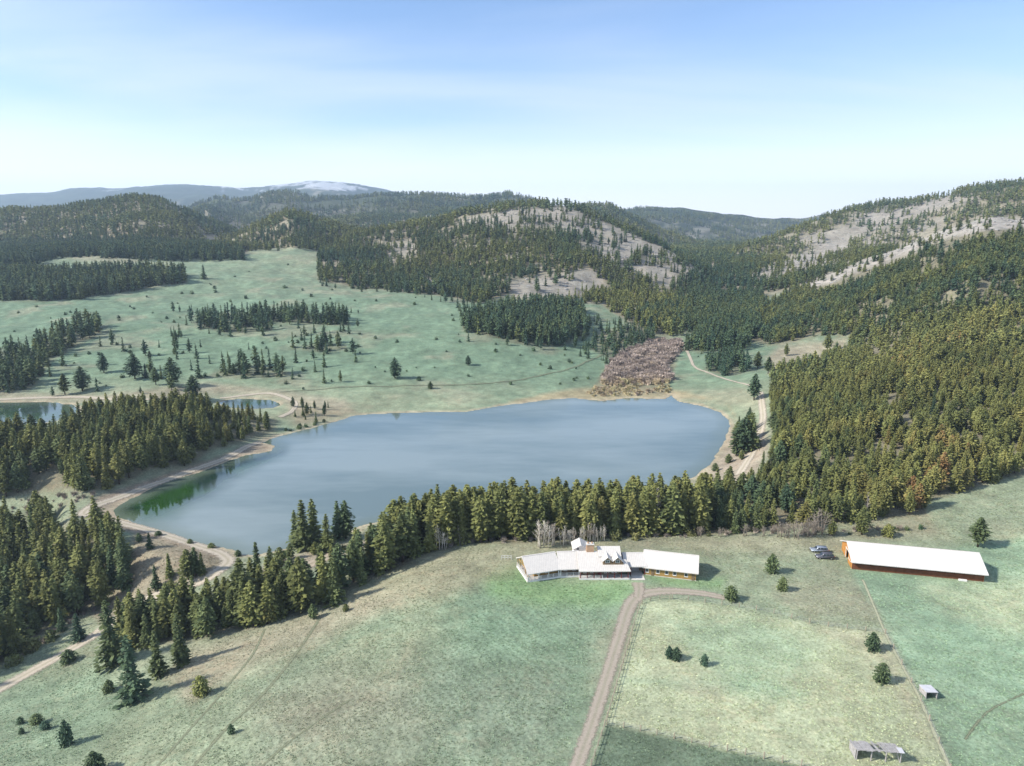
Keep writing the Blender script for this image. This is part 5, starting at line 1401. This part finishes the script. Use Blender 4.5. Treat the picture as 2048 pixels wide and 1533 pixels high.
def railing(A, ang, o, parent, a0, a1, b0, b1, z, h=.95):
    n = max(1, int(round(math.hypot(a1 - a0, b1 - b0) / 1.9)))
    rl = MB(A, ang, o)
    for zz in (z + h, z + h * .5, z + .12): rl.tube((a0, b0, zz), (a1, b1, zz), .045, sides=4)
    k = max(2, int(math.hypot(a1 - a0, b1 - b0) / .3))
    for i in range(k + 1):
        t = i / k; rl.tube((a0 + (a1 - a0) * t, b0 + (b1 - b0) * t, z + .1), (a0 + (a1 - a0) * t, b0 + (b1 - b0) * t, z + h), .02, sides=4)
    r_ = rl.build('railing', M_TRIM, parent)
    for i in range(n + 1):
        t = i / n; a = a0 + (a1 - a0) * t; b_ = b0 + (b1 - b0) * t
        MB(A, ang, o).box(a - .07, a + .07, b_ - .07, b_ + .07, z, z + h + .08).build('railing_post', M_TRIM, r_)

# ------------------------------------------------------------------ the ranch house
HO = tuple(P(1210, 1158, 0.0)); HO = (float(HO[0]), float(HO[1]), 0.0)
house = tag(empty('ranch_house', HO), 'long ranch house with cream metal roofs, log walls, porch and two dormers', 'house')
# left wing, two angled lengths with a deep porch
for (pa, pb, ext0, ext1) in (((1056, 1149.2), (1120, 1139.4), 0, .45), ((1119.5, 1139.6), (1160, 1138.2), .1, .4)):
    A, ang, ln = frame_of(pa, pb, 2.75)
    gable_roof(A, ang, HO, house, -ext0, ln + ext1, 0, 5.5, 2.75, 2.95)
    MB(A, ang, HO).gable_prism(.7 if ext0 else 2.6, ln + .2, 2.2, 10.3, -.5, 3.68, 5.45, 5.5, 2.85).build('wall', M_LOGD if ext0 else M_LOG, house)
    MB(A, ang, HO).box(.15, ln + .3, .35, 2.2, .25, .45).build('porch_deck', M_DECK, house)
    MB(A, ang, HO).box(.15, ln + .3, .30, .349, -.6, .449).build('skirting', M_TRIM, house)
    railing(A, ang, HO, house, .3, ln + .1, .5, .5, .45)
    n = int(ln / 3)
    for i in range(n + 1):
        a = .4 + (ln - .6) * i / n
        MB(A, ang, HO).box(a - .1, a + .1, .42, .62, .45, 2.75 + .25).build('porch_post', M_TRIM, house)
    for i in range(int(ln / 2.6) - (0 if ext0 else 1)):
        a = (1.4 if ext0 else 3.4) + i * 2.6
        window(A, ang, HO, house, a, a + 1.1, 2.2, 1.2, 2.5)
    if ext0 == 0:
        # side deck with railing at the gable end, gable window
        MB(A, ang, HO).box(.0, 2.6, .36, 10.4, .46, .5).build('side_deck', M_DECK, house)
        MB(A, ang, HO).box(-.06, -.002, .36, 10.4, -1.2, .52).build('deck_skirting', M_TRIM, house)
        railing(A, ang, HO, house, .1, .1, .5, 10.3, .5)
        tr_ = MB(A, ang, HO)
        tr_.tube((.1, 5.5, 3.0), (.1, 5.5, 5.4), .1); tr_.tube((.1, 2.4, 3.3), (.1, 8.6, 3.3), .1); tr_.tube((.1, 3.4, 3.3), (.1, 5.5, 4.6), .08); tr_.tube((.1, 7.6, 3.3), (.1, 5.5, 4.6), .08)
        tr_.build('gable_truss', M_LOG, house)
        for bb in (.6, 3.0, 8.0, 10.2): MB(A, ang, HO).box(.2, .4, bb - .1, bb + .1, .5, 2.75 + .5 * min(bb, 11 - bb)).build('porch_post', M_LOG, house)
        gw = MB(A, ang, HO).box(2.52, 2.598, 4.0, 7.0, .7, 2.6).build('gable_door', M_TRIM, house)
        MB(A, ang, HO).box(2.49, 2.519, 4.15, 6.85, .85, 2.45).build('pane', M_GLASS, gw)
# main block
A, ang, ln = frame_of((1158, 1143), (1262, 1142.4), 2.8)
K = ln / 104.0
SL = .515
MA, MANG = A, ang
mr = MB(A, ang, HO)
mr.slab((0, 0, 2.8), (13.1 / 15 * ln, 0, 2.8), (12.9 / 15 * ln, 6.3, 2.8 + SL * 6.3), (0, 6.3, 2.8 + SL * 6.3), .17)
mr.slab((0, 6.3, 2.8 + SL * 6.3), (12.9 / 15 * ln, 6.3, 2.8 + SL * 6.3), (12.9 / 15 * ln, 12.6, 2.8), (0, 12.6, 2.8), .17)
mro = mr.build('roof', M_ROOF, house)
MB(A, ang, HO).slab((13.1 / 15 * ln + .003, 0, 2.8), (ln, 0, 2.8), (ln - 1.0, 3.6, 2.8 + SL * 3.6), (12.98 / 15 * ln + .003, 3.6, 2.8 + SL * 3.6), .17).build('porch_roof', M_ROOF, house)
MB(A, ang, HO).box(0, ln, -.06, -.003, 2.56, 2.79).build('fascia', M_FASCIA, mro)
a0t, a1t = (1200 - 1158) * K, (1247 - 1158) * K
tz0 = 2.8 + SL * 4.2 + .35
tall = MB(A, ang, HO)
tall.slab((a0t, 4.2, tz0), (a1t, 4.2, tz0), (a1t, 7.5, tz0 + SL * 3.3), (a0t, 7.5, tz0 + SL * 3.3), .17)
tall.slab((a0t, 7.5, tz0 + SL * 3.3), (a1t, 7.5, tz0 + SL * 3.3), (a1t, 12.2, tz0 - SL * 1.4), (a0t, 12.2, tz0 - SL * 1.4), .17)
tro = tall.build('upper_roof', M_ROOF, house)
MB(A, ang, HO).gable_prism(a0t + .35, a1t - .35, 4.6, 10.4, 2.5, tz0 - .05, tz0 + SL * 3.3 - .25, 7.5, tz0 - .05).build('upper_wall', M_LOGD, house)
MB(A, ang, HO).gable_prism(.7, 12.2 / 15 * ln, 2.5, 10.1, -.5, 2.8 + SL * 2.5 - .25, 2.8 + SL * 6.3 - .25, 6.3).build('wall', M_LOGD, house)
MB(A, ang, HO).box(.1, ln - .3, .2, 2.5, .2, .42).build('porch_deck', M_DECK, house)
MB(A, ang, HO).box(.1, ln - .3, .13, .199, -.4, .43).build('skirting', M_TRIM, house)
for i in range(8):
    a = .5 + (ln - 1.2) * i / 7
    MB(A, ang, HO).box(a - .11, a + .11, .3, .52, .42, 2.75).build('porch_post', M_REDW, house)
railing(A, ang, HO, house, .5, ln * .46, .41, .41, .42, .8)
for a, w_ in ((1.6, 1.2), (3.6, 1.2), (7.6, 1.5), (9.8, 1.5)): window(A, ang, HO, house, a, a + w_, 2.5, 1.0, 2.4)
dr = MB(A, ang, HO).box(5.7, 6.75, 2.43, 2.499, .42, 2.5).build('front_door', M_REDW, house)
MB(A, ang, HO).box(6.55, 6.62, 2.38, 2.429, 1.35, 1.45).build('handle', M_TIN, dr)
MB(A, ang, HO).box(7.2, 12.1, 2.38, 2.43, 2.5, 2.85).build('red_beam', M_REDW, house)
# dormers on a shared brown base band
MB(A, ang, HO).box((1207.6 - 1158) * K, (1249 - 1158) * K, 1.95, 3.6, 3.6, 4.25).build('dormer_base', M_LOGD, house)
for cx_ in ((1216.8 - 1158) * K, (1237 - 1158) * K):
    hw = 1.2
    dm = MB(A, ang, HO)
    n = len(dm.V)
    for bb in (2.0, 6.0): dm.V += [dm.p(cx_ - hw, bb, 4.2), dm.p(cx_ + hw, bb, 4.2), dm.p(cx_ + hw, bb, 5.05), dm.p(cx_, bb, 6.0), dm.p(cx_ - hw, bb, 5.05)]
    dm.F += [(0, 1, 2, 3, 4), (9, 8, 7, 6, 5), (0, 5, 6, 1), (1, 6, 7, 2), (2, 7, 8, 3), (3, 8, 9, 4), (4, 9, 5, 0)]
    d_ = dm.build('dormer', M_LOGD, house)
    dr_ = MB(A, ang, HO)
    dr_.slab((cx_ - hw - .3, 1.65, 4.92), (cx_, 1.65, 6.2), (cx_, 6.4, 6.2), (cx_ - hw - .3, 6.4, 4.92), .12)
    dr_.slab((cx_, 1.65, 6.2), (cx_ + hw + .3, 1.65, 4.92), (cx_ + hw + .3, 6.4, 4.92), (cx_, 6.4, 6.2), .12)
    dr_.build('dormer_roof', M_ROOF, d_)
    MB(A, ang, HO).box(cx_ - .62, cx_ + .62, 1.93, 1.999, 4.35, 5.3).build('dormer_window', M_TRIM, d_)
    MB(A, ang, HO).box(cx_ - .5, cx_ - .04, 1.90, 1.929, 4.45, 5.2).box(cx_ + .04, cx_ + .5, 1.90, 1.929, 4.45, 5.2).build('pane', M_GLASS, d_)
# rear cross gable and brick chimney
ca = (1168 - 1158) * K
cg_ = MB(A, ang, HO)
cg_.slab((ca - 2.5, 8.6, 5.35), (ca, 8.6, 6.75), (ca, 14, 6.75), (ca - 2.5, 14, 5.35), .15).slab((ca, 8.6, 6.75), (ca + 2.5, 8.6, 5.35), (ca + 2.5, 14, 5.35), (ca, 14, 6.75), .15)
cg_.build('cross_gable_roof', M_ROOF, house)
gw = MB(A, ang, HO).box(ca - 2.1, ca + 2.1, 9.0, 13.6, 0, 5.4)
n = len(gw.V); gw.V += [gw.p(ca - 2.1, 9, 5.4), gw.p(ca + 2.1, 9, 5.4), gw.p(ca, 9, 6.55), gw.p(ca - 2.1, 13.6, 5.4), gw.p(ca + 2.1, 13.6, 5.4), gw.p(ca, 13.6, 6.55)]
gw.F += [(n, n + 1, n + 2), (n + 3, n + 5, n + 4), (n, n + 2, n + 5, n + 3), (n + 1, n + 4, n + 5, n + 2)]
gw.build('cross_gable_wall', M_TRIM, house)
window(A, ang, HO, house, ca - 1.3, ca - .5, 9.0, 5.0, 5.9)
c0, c1 = (1177 - 1158) * K, (1192 - 1158) * K
ch = MB(A, ang, HO).box(c0, c1, 5.9, 7.3, 3.5, 8.1).build('chimney', M_BRICK, house)
MB(A, ang, HO).box(c0 - .12, c1 + .12, 5.78, 7.42, 8.1, 8.3).build('chimney_cap', M_CONC, ch)
for cc in (c0 + .5, c1 - .5): MB(A, ang, HO).tube((cc, 6.6, 8.3), (cc, 6.6, 8.75), .22, sides=8).build('flue', M_BRICK, ch)
# link with open carport entry
A, ang, ln = frame_of((1249, 1133.6), (1294, 1133.4), 2.95)
gable_roof(A, ang, HO, house, 0, ln, 0, 4.6, 2.95, 2.15)
MB(A, ang, HO).gable_prism(.2, ln - .1, 3.0, 8.6, -.4, 4.1, 4.85, 4.6, 2.95).build('wall', M_GREYW, house)
MB(A, ang, HO).box(ln - 1.7, ln - .2, 2.93, 2.999, .1, 2.3).build('entry_door', M_LOGD, house)
MB(A, ang, HO).box(2.2, 4.6, 2.93, 2.999, .1, 2.5).build('garage_door', M_GREYW, house)
for a in (2.0, ln - .5): MB(A, ang, HO).box(a - .1, a + .1, .5, .7, .05, 2.8).build('porch_post', M_REDW, house)
ap = MB((0, 0), 0, HO)
q = [P(*p_, .12)[:2] for p_ in ((1262.5, 1146), (1284, 1146), (1290.5, 1160), (1263, 1160))]
ap.hexa([(q[3][0], q[3][1], -.3), (q[2][0], q[2][1], -.3), (q[1][0], q[1][1] + 1.5, -.3), (q[0][0], q[0][1] + 1.5, -.3), (q[3][0], q[3][1], .12), (q[2][0], q[2][1], .12), (q[1][0], q[1][1] + 1.5, .12), (q[0][0], q[0][1] + 1.5, .12)])
ap.build('concrete_apron', M_CONC, house)
st = MB((0, 0), 0, HO); q0 = P(1251, 1160, 0)
for i in range(3): st.box(q0[0], q0[0] + 1.6, q0[1] + .1 + i * .35, q0[1] + 2.4, -.1 + i * .16, .06 + i * .16 + .001 * i)
st.build('porch_steps', M_CONC, house)
# right wing of golden logs
A, ang, ln = frame_of((1284, 1134.5), (1396.8, 1147.8), 2.7)
gable_roof(A, ang, HO, house, 0, ln, 0, 5.4, 2.7, 3.0)
MB(A, ang, HO).gable_prism(.6, ln - .6, .75, 10.05, -.6, 2.9, 5.45, 5.4).build('wall', M_LOG, house)
for px_ in (1294, 1316, 1334, 1350, 1373):
    a = (px_ - 1284) / (1396.8 - 1284) * ln
    window(A, ang, HO, house, a - .5, a + .5, .75, .9, 2.1, mull=False)
for px_ in (1306, 1387):
    a = (px_ - 1284) / (1396.8 - 1284) * ln
    d_ = MB(A, ang, HO).box(a - .45, a + .45, .69, .749, 0, 2.05).build('door', M_LOGD, house)
    MB(A, ang, HO).box(a + .3, a + .37, .64, .689, 1.0, 1.08).build('handle', M_TIN, d_)
MB(A, ang, HO).box(.5, ln - .5, .70, .74, -.3, .15).build('foundation', M_CONC, house)
# little white gate posts on the lawn behind the left wing
gp = P(1003, 1119, 0); gate = tag(empty('garden_fence', (float(gp[0]), float(gp[1]), float(height(gp[0], gp[1])))), 'short white rail fence on the lawn off the left wing of the house', 'fence')
for i in range(4): MB().box(i * 1.0 - .06, i * 1.0 + .06, -.06, .06, -.2, 1.35).build('post', M_TRIM, gate)
for zz in (.6, 1.15): MB().box(.061, 2.939, -.03, .03, zz, zz + .1).build('rail', M_TRIM, gate)

# ------------------------------------------------------------------ the barn
A, ang, ln = frame_of((1707, 1125), (1977.5, 1150.6), 2.75)
BO = (float(A[0]), float(A[1]), 0.0)
barn = tag(empty('barn', BO), 'long low barn with white metal roof and orange board walls', 'barn')
W_, R_ = 7.7, 3.2
gable_roof(A, ang, BO, barn, -.5, ln, 0, W_, 2.75, R_, .18, M_BROOF)
gl = MB(A, ang, BO)
b0, b1 = 1.2, 2 * W_ - .7
# gable wall with a door opening, built round the hole
def zr_(bb): return 2.75 + R_ / W_ * (bb if bb < W_ else 2 * W_ - bb) - .2
d0, d1, dz = 5.4, 9.0, 3.1
n = 0
def quadwall(mbx, bs, z0f, z1f, a0, a1):
    for q0, q1 in zip(bs[:-1], bs[1:]):
        mbx.hexa([(a0, q0, z0f), (a1, q0, z0f), (a1, q1, z0f), (a0, q1, z0f), (a0, q0, z1f(q0)), (a1, q0, z1f(q0)), (a1, q1, z1f(q1)), (a0, q1, z1f(q1))])
for a0_, a1_, hole in ((0, .2, True), (ln - .7, ln - .5, False)):
    g_ = MB(A, ang, BO)
    if hole:
        quadwall(g_, [b0, d0], -.5, zr_, a0_, a1_); quadwall(g_, [d0, W_, d1], dz, zr_, a0_, a1_); quadwall(g_, [d1, b1], -.5, zr_, a0_, a1_)
    else: quadwall(g_, [b0, W_, b1], -.5, zr_, a0_, a1_)
    g_.build('gable_wall', M_BARN, barn)
sd = MB(A, ang, BO).box(-.12, -.02, d0 - 2.9, d0 + .4, .05, dz + .1).build('sliding_door', M_BARN, barn)
MB(A, ang, BO).box(-.16, -.121, d0 - 2.9, d0 + .4, 1.5, 1.65).build('door_batten', M_TRIM, sd)
MB(A, ang, BO).box(-.15, -.01, d0 - 3.2, d1 + .6, dz + .12, dz + .26).build('door_track', M_TRIM, barn)
MB(A, ang, BO).box(-.14, -.01, d1, d1 + .18, 0, dz).build('door_jamb', M_TRIM, barn)
nb = 14
for i in range(nb + 1):
    a = .1 + (ln - .8) * i / nb
    MB(A, ang, BO).box(a - .1, a + .1, b0 - .02, b0 + .2, -.5, 3.1).build('post', M_BARNR, barn)
for i in range(nb):
    x0 = .2 + (ln - .8) * i / nb + .003; x1 = .1 + (ln - .8) * (i + 1) / nb - .103
    hh_ = 1.72 if i not in (3, 9) else 1.66
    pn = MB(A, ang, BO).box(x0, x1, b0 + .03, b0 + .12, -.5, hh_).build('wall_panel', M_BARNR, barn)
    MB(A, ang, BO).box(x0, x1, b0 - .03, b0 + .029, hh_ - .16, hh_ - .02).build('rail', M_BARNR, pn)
MB(A, ang, BO).box(.2, ln - .7, b0 + .2, b0 + .24, 2.55, 3.05).build('eave_shade_strip', M_DARK, barn)  # black strip painting the shade under the eave
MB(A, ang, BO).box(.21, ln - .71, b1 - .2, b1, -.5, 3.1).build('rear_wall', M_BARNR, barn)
MB(A, ang, BO).box(.21, ln - .71, 6.5, 6.6, 0, 5.0).build('interior_shade_sheet', M_DARK, barn)  # black sheet standing in for the shade inside the barn
MB(A, ang, BO).box((1922 - 1707) / 270 * ln, (1938 - 1707) / 270 * ln, b0 - 1.1, b0 - .5, 0, .45).build('trough', M_TRIM, barn)

# ------------------------------------------------------------------ field shelters
A, ang, ln = frame_of((1713.9, 1499.5), (1807.7, 1505.5), 2.55)
SO = (float(A[0]), float(A[1]), float(height(A[0], A[1])))
sh = tag(empty('field_shelter', SO), 'dilapidated open field shelter with loose grey roof boards in the paddock', 'shelter')
g0 = SO[2]
for i in range(4):
    a = .25 + (ln - .5) * i / 3
    MB(A, ang, SO).tube((a, .35, g0 - .2), (a + .03, .35, g0 + 2.42), .13, .11, 7).build('post', M_WOODG, sh)
    MB(A, ang, SO).tube((a, 3.2, g0 - .2), (a, 3.2, g0 + 1.5), .12, .1, 7).build('post', M_WOODG, sh)
MB(A, ang, SO).box(0, ln, .25, .45, g0 + 2.28, g0 + 2.46).build('front_beam', M_WOODG, sh)
MB(A, ang, SO).box(0, ln, 3.1, 3.3, g0 + 1.36, g0 + 1.5).build('rear_beam', M_WOODG, sh)
rr_ = random.Random(9)
npk = 20
for i in range(npk):
    if i in (8, 10, 11): continue
    a = ln * i / npk
    z0, z1 = g0 + 2.54 + rr_.uniform(0, .03), g0 + 1.62 + rr_.uniform(0, .05)
    sk_ = rr_.uniform(-.06, .06); ex = rr_.uniform(-.15, .25)
    wdt = ln / npk - .05 - (rr_.uniform(0, .1) if i > 6 else 0)
    MB(A, ang, SO).slab((a, -.2 - ex * .5, z0), (a + wdt, -.2 - ex * .5, z0), (a + wdt + sk_, 3.55 + ex, z1), (a + sk_, 3.55 + ex, z1), .05).build('roof_board', M_WOODG, sh)
for i in range(9):
    b_ = .3 + i * .34
    MB(A, ang, SO).slab((-.03, b_, g0 + 2.42 - .30 * (b_ - .3)), (.03, b_, g0 + 2.42 - .30 * (b_ - .3)), (.03, b_ + .31, g0 + 2.33 - .30 * (b_ - .3)), (-.03, b_ + .31, g0 + 2.33 - .30 * (b_ - .3)), 2.2 - .28 * (b_ - .3)).build('wall_board', M_WOODG, sh)
for i in range(7):
    a = .15 + i * .62
    MB(A, ang, SO).box(a, a + .57, 3.18, 3.25, g0 - .1, g0 + 1.48 - (.3 if i > 4 else 0)).build('wall_board', M_WOODG, sh)
MB(A, ang, SO).box(ln * .5, ln - .1, 3.2, 3.28, g0 + .5, g0 + .68).build('rail', M_WOODG, sh)
MB(A, ang, SO).box(ln * .5, ln - .1, 3.2, 3.28, g0 + 1.0, g0 + 1.16).build('rail', M_WOODG, sh)
MB(A, ang, SO).tube((ln - .3, .4, g0), (ln - 1.1, .5, g0 + 2.2), .07).build('brace', M_WOODG, sh)
MB(A, ang, SO).box(ln - .9, ln + .08, -.3, 1.2, g0 + 2.57, g0 + 2.60).build('tin_patch', M_TIN, sh)

A, ang, ln = frame_of((1854, 1386), (1876, 1386.6), 1.75)
SO2 = (float(A[0]), float(A[1]), float(height(A[0], A[1])))
s2 = tag(empty('calf_shelter', SO2), 'small tin-roofed box shelter open to the front in the right field', 'shelter')
g0 = SO2[2]
MB(A, ang, SO2).slab((-.15, 0, g0 + 1.75), (ln + .1, 0, g0 + 1.75), (ln + .1, 3.1, g0 + 1.4), (-.15, 3.1, g0 + 1.4), .06).build('roof', M_TIN, s2)
MB(A, ang, SO2).slab((0, .25, g0 + 1.68), (.06, .25, g0 + 1.68), (.06, 3.0, g0 + 1.36), (0, 3.0, g0 + 1.36), 1.4).build('side_wall', M_WOODG, s2)
MB(A, ang, SO2).slab((ln - .06, .25, g0 + 1.68), (ln, .25, g0 + 1.68), (ln, 3.0, g0 + 1.36), (ln - .06, 3.0, g0 + 1.36), 1.4).build('side_wall', M_WOODG, s2)
MB(A, ang, SO2).box(.061, ln - .061, 2.9, 2.96, g0, g0 + 1.3).build('rear_wall', M_WOODG, s2)
MB(A, ang, SO2).box(.061, ln - .061, .3, .36, g0 + 1.35, g0 + 1.6).build('front_board', M_WOODG, s2)
for a in (.03, ln - .03): MB(A, ang, SO2).box(a - .06, a + .06, .12, .249, g0 - .1, g0 + 1.66).build('post', M_WOODG, s2)

# ------------------------------------------------------------------ fences
pv, pf = tube_geo([(0, 0, -.3), (0, 0, 1.38), (0, 0, 1.42)], [.10, .092, .04], 6)
POST = new_mesh('post', pv, pf, [M_WOODP])
rv, rf_ = tube_geo([(0, 0, 0), (1, 0, 0)], [.05, .042], 5)
RAIL = new_mesh('rail', rv, rf_, [M_WOODP])
wv_, wf_ = tube_geo([(0, 0, 0), (1, 0, 0)], [.011, .011], 3)
WIRE = new_mesh('wire', wv_, wf_, [M_TIN])
def fence(px, step, label, rails, mesh, seed):
    pts = [p[:2] for p in picks(px)]
    c = smooth_line(pts, .4)
    s = np.concatenate([[0], np.cumsum(np.linalg.norm(np.diff(c, axis=0), axis=1))])
    k = max(2, int(s[-1] / step))
    xs = np.interp(np.linspace(0, s[-1], k + 1), s, c[:, 0]); ys = np.interp(np.linspace(0, s[-1], k + 1), s, c[:, 1])
    zs = height(xs, ys)
    o = (float(xs[0]), float(ys[0]), float(zs[0]))
    f_ = tag(empty('fence', o), label, 'fence')
    r = random.Random(seed)
    for i in range(k + 1):
        q = link('post', POST, f_, (xs[i] - o[0] + r.uniform(-.05, .05), ys[i] - o[1] + r.uniform(-.05, .05), zs[i] - o[2]), r.uniform(0, 6))
        q.scale = (r.uniform(.85, 1.3),) * 2 + (r.uniform(.88, 1.12),)
        q.rotation_euler = (r.uniform(-.05, .05), r.uniform(-.05, .05), 0)
    for i in range(k):
        for z_ in rails:
            p0 = Vector((xs[i], ys[i], zs[i] + z_ + r.uniform(-.04, .04))); p1 = Vector((xs[i + 1], ys[i + 1], zs[i + 1] + z_ + r.uniform(-.04, .04)))
            d = p1 - p0
            q = link('rail' if mesh is RAIL else 'wire', mesh, f_, p0 - Vector(o))
            q.rotation_mode = 'QUATERNION'; q.rotation_quaternion = d.to_track_quat('X', 'Z')
            q.scale = (d.length, 1, 1)
fence([(1169, 1580), (1183, 1533), (1211, 1448.5), (1243.5, 1337), (1262, 1272), (1280.5, 1214), (1292, 1205), (1312, 1200), (1340, 1199)], 2.8, 'wooden post and rail fence along the gravel driveway', (.55, 1.1), RAIL, 1)
fence([(1344, 1199), (1362, 1199.5), (1442.6, 1210.5), (1535, 1225), (1632, 1249.5), (1739, 1263), (1770, 1268)], 4.2, 'thin wire fence along the top of the pale paddock', (.4, .75, 1.1), WIRE, 2)
fence([(1214, 1450), (1285, 1463), (1442.6, 1500), (1577, 1528), (1680, 1550)], 3.2, 'wire fence between the pale paddock and the dark green paddock', (.4, .75, 1.1), WIRE, 3)
fence([(1771, 1268), (1806, 1335), (1841, 1402), (1870, 1470), (1900, 1540)], 6.5, 'sparse wire fence on the mown strip beside the paddock', (.6, 1.1), WIRE, 4)

# ------------------------------------------------------------------ parked cars
def car_paint(name, c):
    m = simple(name, c, .3, .5, .04, 1.0, .35); return m
M_SILVER = car_paint('silver_blue_paint', (.300, .340, .390)); M_GREY = car_paint('dark_grey_paint', (.130, .130, .150))
M_TYRE = simple('tyre_rubber', (.02, .02, .02), .9, .1); M_RIM = simple('alloy_rim', (.5, .5, .5), .35, .5, .05, 1, .7)
M_LAMP = simple('headlight_lens', (.75, .75, .72), .2, .6, .05); M_RLAMP = simple('tail_light_lens', (.4, .02, .02), .3, .5, .05)
def suv(name, px, py, ang, paint, label, ln=5.2, hgt=1.86, wd=1.98, rack=False, boxy=False):
    p = pick(px, py)
    r = tag(empty(name, p, ang), label, 'car')
    h = ln / 2
    low = [(-h, .48), (-h + .05, .82), (-h + .3, .98), (-h + 1.25, 1.08), (h - .12, 1.12), (h, .95), (h - .02, .42), (-h + .1, .36)]
    cab = [(-h + 1.25, 1.07), (-h + 2.0, hgt - .05), (-h + 2.4, hgt), (h - .55, hgt - .02), (h - (.05 if boxy else .22), 1.1)]
    def extr(prof, w0, w1=None):
        V_, F_ = [], []; n_ = len(prof)
        zmin = min(q[1] for q in prof); zmax = max(q[1] for q in prof)
        for sgn in (-1, 1):
            for (x_, z_) in prof:
                t = (z_ - zmin) / (zmax - zmin); w = w0 + ((w1 if w1 is not None else w0) - w0) * t
                V_.append((x_, sgn * w / 2, z_))
        F_.append(tuple(range(n_))); F_.append(tuple(range(2 * n_ - 1, n_ - 1, -1)))
        for i in range(n_): F_.append((i, n_ + i, n_ + (i + 1) % n_, (i + 1) % n_))
        return V_, F_
    def solid(nm, g, m, bev=.05):
        me = new_mesh(nm, g[0], g[1], [m]); bm = bmesh.new(); bm.from_mesh(me); bmesh.ops.recalc_face_normals(bm, faces=bm.faces)
        if bev: bmesh.ops.bevel(bm, geom=[e for e in bm.edges], offset=bev, segments=2, affect='EDGES', clamp_overlap=True)
        for f in bm.faces: f.smooth = True
        bm.to_mesh(me); bm.free(); return link(nm, me, r)
    solid('body', extr(low, wd, wd * .97), paint, .07)
    solid('cabin', extr(cab, wd * .93, wd * .76), paint, .06)
    # glazing bands, slightly proud
    x0, x1 = -h + 1.55, h - .35
    for sgn in (-1, 1):
        for wx0, wx1 in ((x0 + .15, x0 + 1.15), (x0 + 1.22, x0 + 2.15), (x0 + 2.22, x1)):
            g = []
            for (x_, z_) in ((wx0, 1.16), (wx1, 1.16), (wx1 - .06, hgt - .17), (wx0 + (.38 if wx0 < x0 + .3 else .05), hgt - .17)):
                t = (z_ - 1.07) / (hgt - 1.07); g.append((x_, sgn * (wd * (.93 - .17 * t) / 2 + .012), z_))
            me = new_mesh('side_window', g, [(0, 1, 2, 3)], [M_GLASS]); link('side_window', me, r)
    t0, t1 = .1, .86
    def onwind(t, s, xa, za, xb, zb, off): return (xa + (xb - xa) * t + off, s * wd * (.93 - .17 * t) / 2 * .9, za + (zb - za) * t + .012)
    link('windscreen', new_mesh('windscreen', [onwind(t0, -1, -h + 1.25, 1.07, -h + 2.0, hgt - .05, -.012), onwind(t0, 1, -h + 1.25, 1.07, -h + 2.0, hgt - .05, -.012), onwind(t1, 1, -h + 1.25, 1.07, -h + 2.0, hgt - .05, -.012), onwind(t1, -1, -h + 1.25, 1.07, -h + 2.0, hgt - .05, -.012)], [(0, 1, 2, 3)], [M_GLASS]), r)
    wv2, wf2 = tube_geo([(0, -.12, 0), (0, .12, 0)], [.37, .37], 16); WH = new_mesh('wheel', wv2, wf2, [M_TYRE])
    rv2, rf2 = tube_geo([(0, -.13, 0), (0, .13, 0)], [.22, .22], 10); RM = new_mesh('rim', rv2, rf2, [M_RIM])
    for wx in (-h + .95, h - 1.0):
        for sgn in (-1, 1):
            w_ = link('wheel', WH, r, (wx, sgn * (wd / 2 - .1), .37)); link('rim', RM, w_)
    for sgn in (-1, 1):
        link('headlight', new_mesh('headlight', *[(lambda mb: (mb.V, mb.F))(MB().box(-h - .02, -h + .2, sgn * .72 - .2, sgn * .72 + .2, .76, .9))][0], [M_LAMP]), r)
        link('tail_light', new_mesh('tail_light', *[(lambda mb: (mb.V, mb.F))(MB().box(h - .1, h + .02, sgn * .82 - .12, sgn * .82 + .12, .85, 1.15))][0], [M_RLAMP]), r)
        link('mirror', new_mesh('mirror', *[(lambda mb: (mb.V, mb.F))(MB().box(-h + 1.6, -h + 1.75, sgn * (wd / 2 + .06) - .08, sgn * (wd / 2 + .06) + .08, 1.1, 1.26))][0], [paint]), r)
        if rack: link('roof_rail', new_mesh('roof_rail', *tube_geo([(-h + 2.4, sgn * .62, hgt + .06), (h - .7, sgn * .62, hgt + .06)], [.03, .03], 5), [M_DARK]), r)
    link('bumper', new_mesh('bumper', *[(lambda mb: (mb.V, mb.F))(MB().box(-h - .06, -h + .08, -.9, .9, .42, .62))][0], [M_DARK]), r)
suv('parked_car', 1638, 1104, math.radians(-6), M_SILVER, 'silver-blue SUV with pale bonnet parked closer to the forest edge', 5.3)
suv('parked_car', 1649, 1117, math.radians(-5), M_GREY, 'dark grey boxy SUV with roof rails parked on the grass by the barn', 5.3, 1.9, 2.0, True, True)
# ------------------------------------------------------------------ air
hm, nt, b = mat('haze')
nt.nodes.remove(b)
pv_ = N('ShaderNodeVolumePrincipled'); pv_.inputs['Density'].default_value = 0.00008; pv_.inputs['Color'].default_value = (.62, .80, 1.0, 1); pv_.inputs['Anisotropy'].default_value = 0.2
for n_ in nt.nodes:
    if n_.type == 'OUTPUT_MATERIAL': L(pv_.outputs[0], n_.inputs['Volume'])
x1 = UM * math.exp(wg[-1]) + 60
hz_ = MB().box(-x1, x1, -400, math.exp(wg[-1]) + 60, float(ZZ.min()) - 1.0, max(float(ZZ.max()) + 30, 130))
tag(hz_.build('haze', hm, None), 'thin blue air haze over the far hills', 'haze', None, 'stuff')
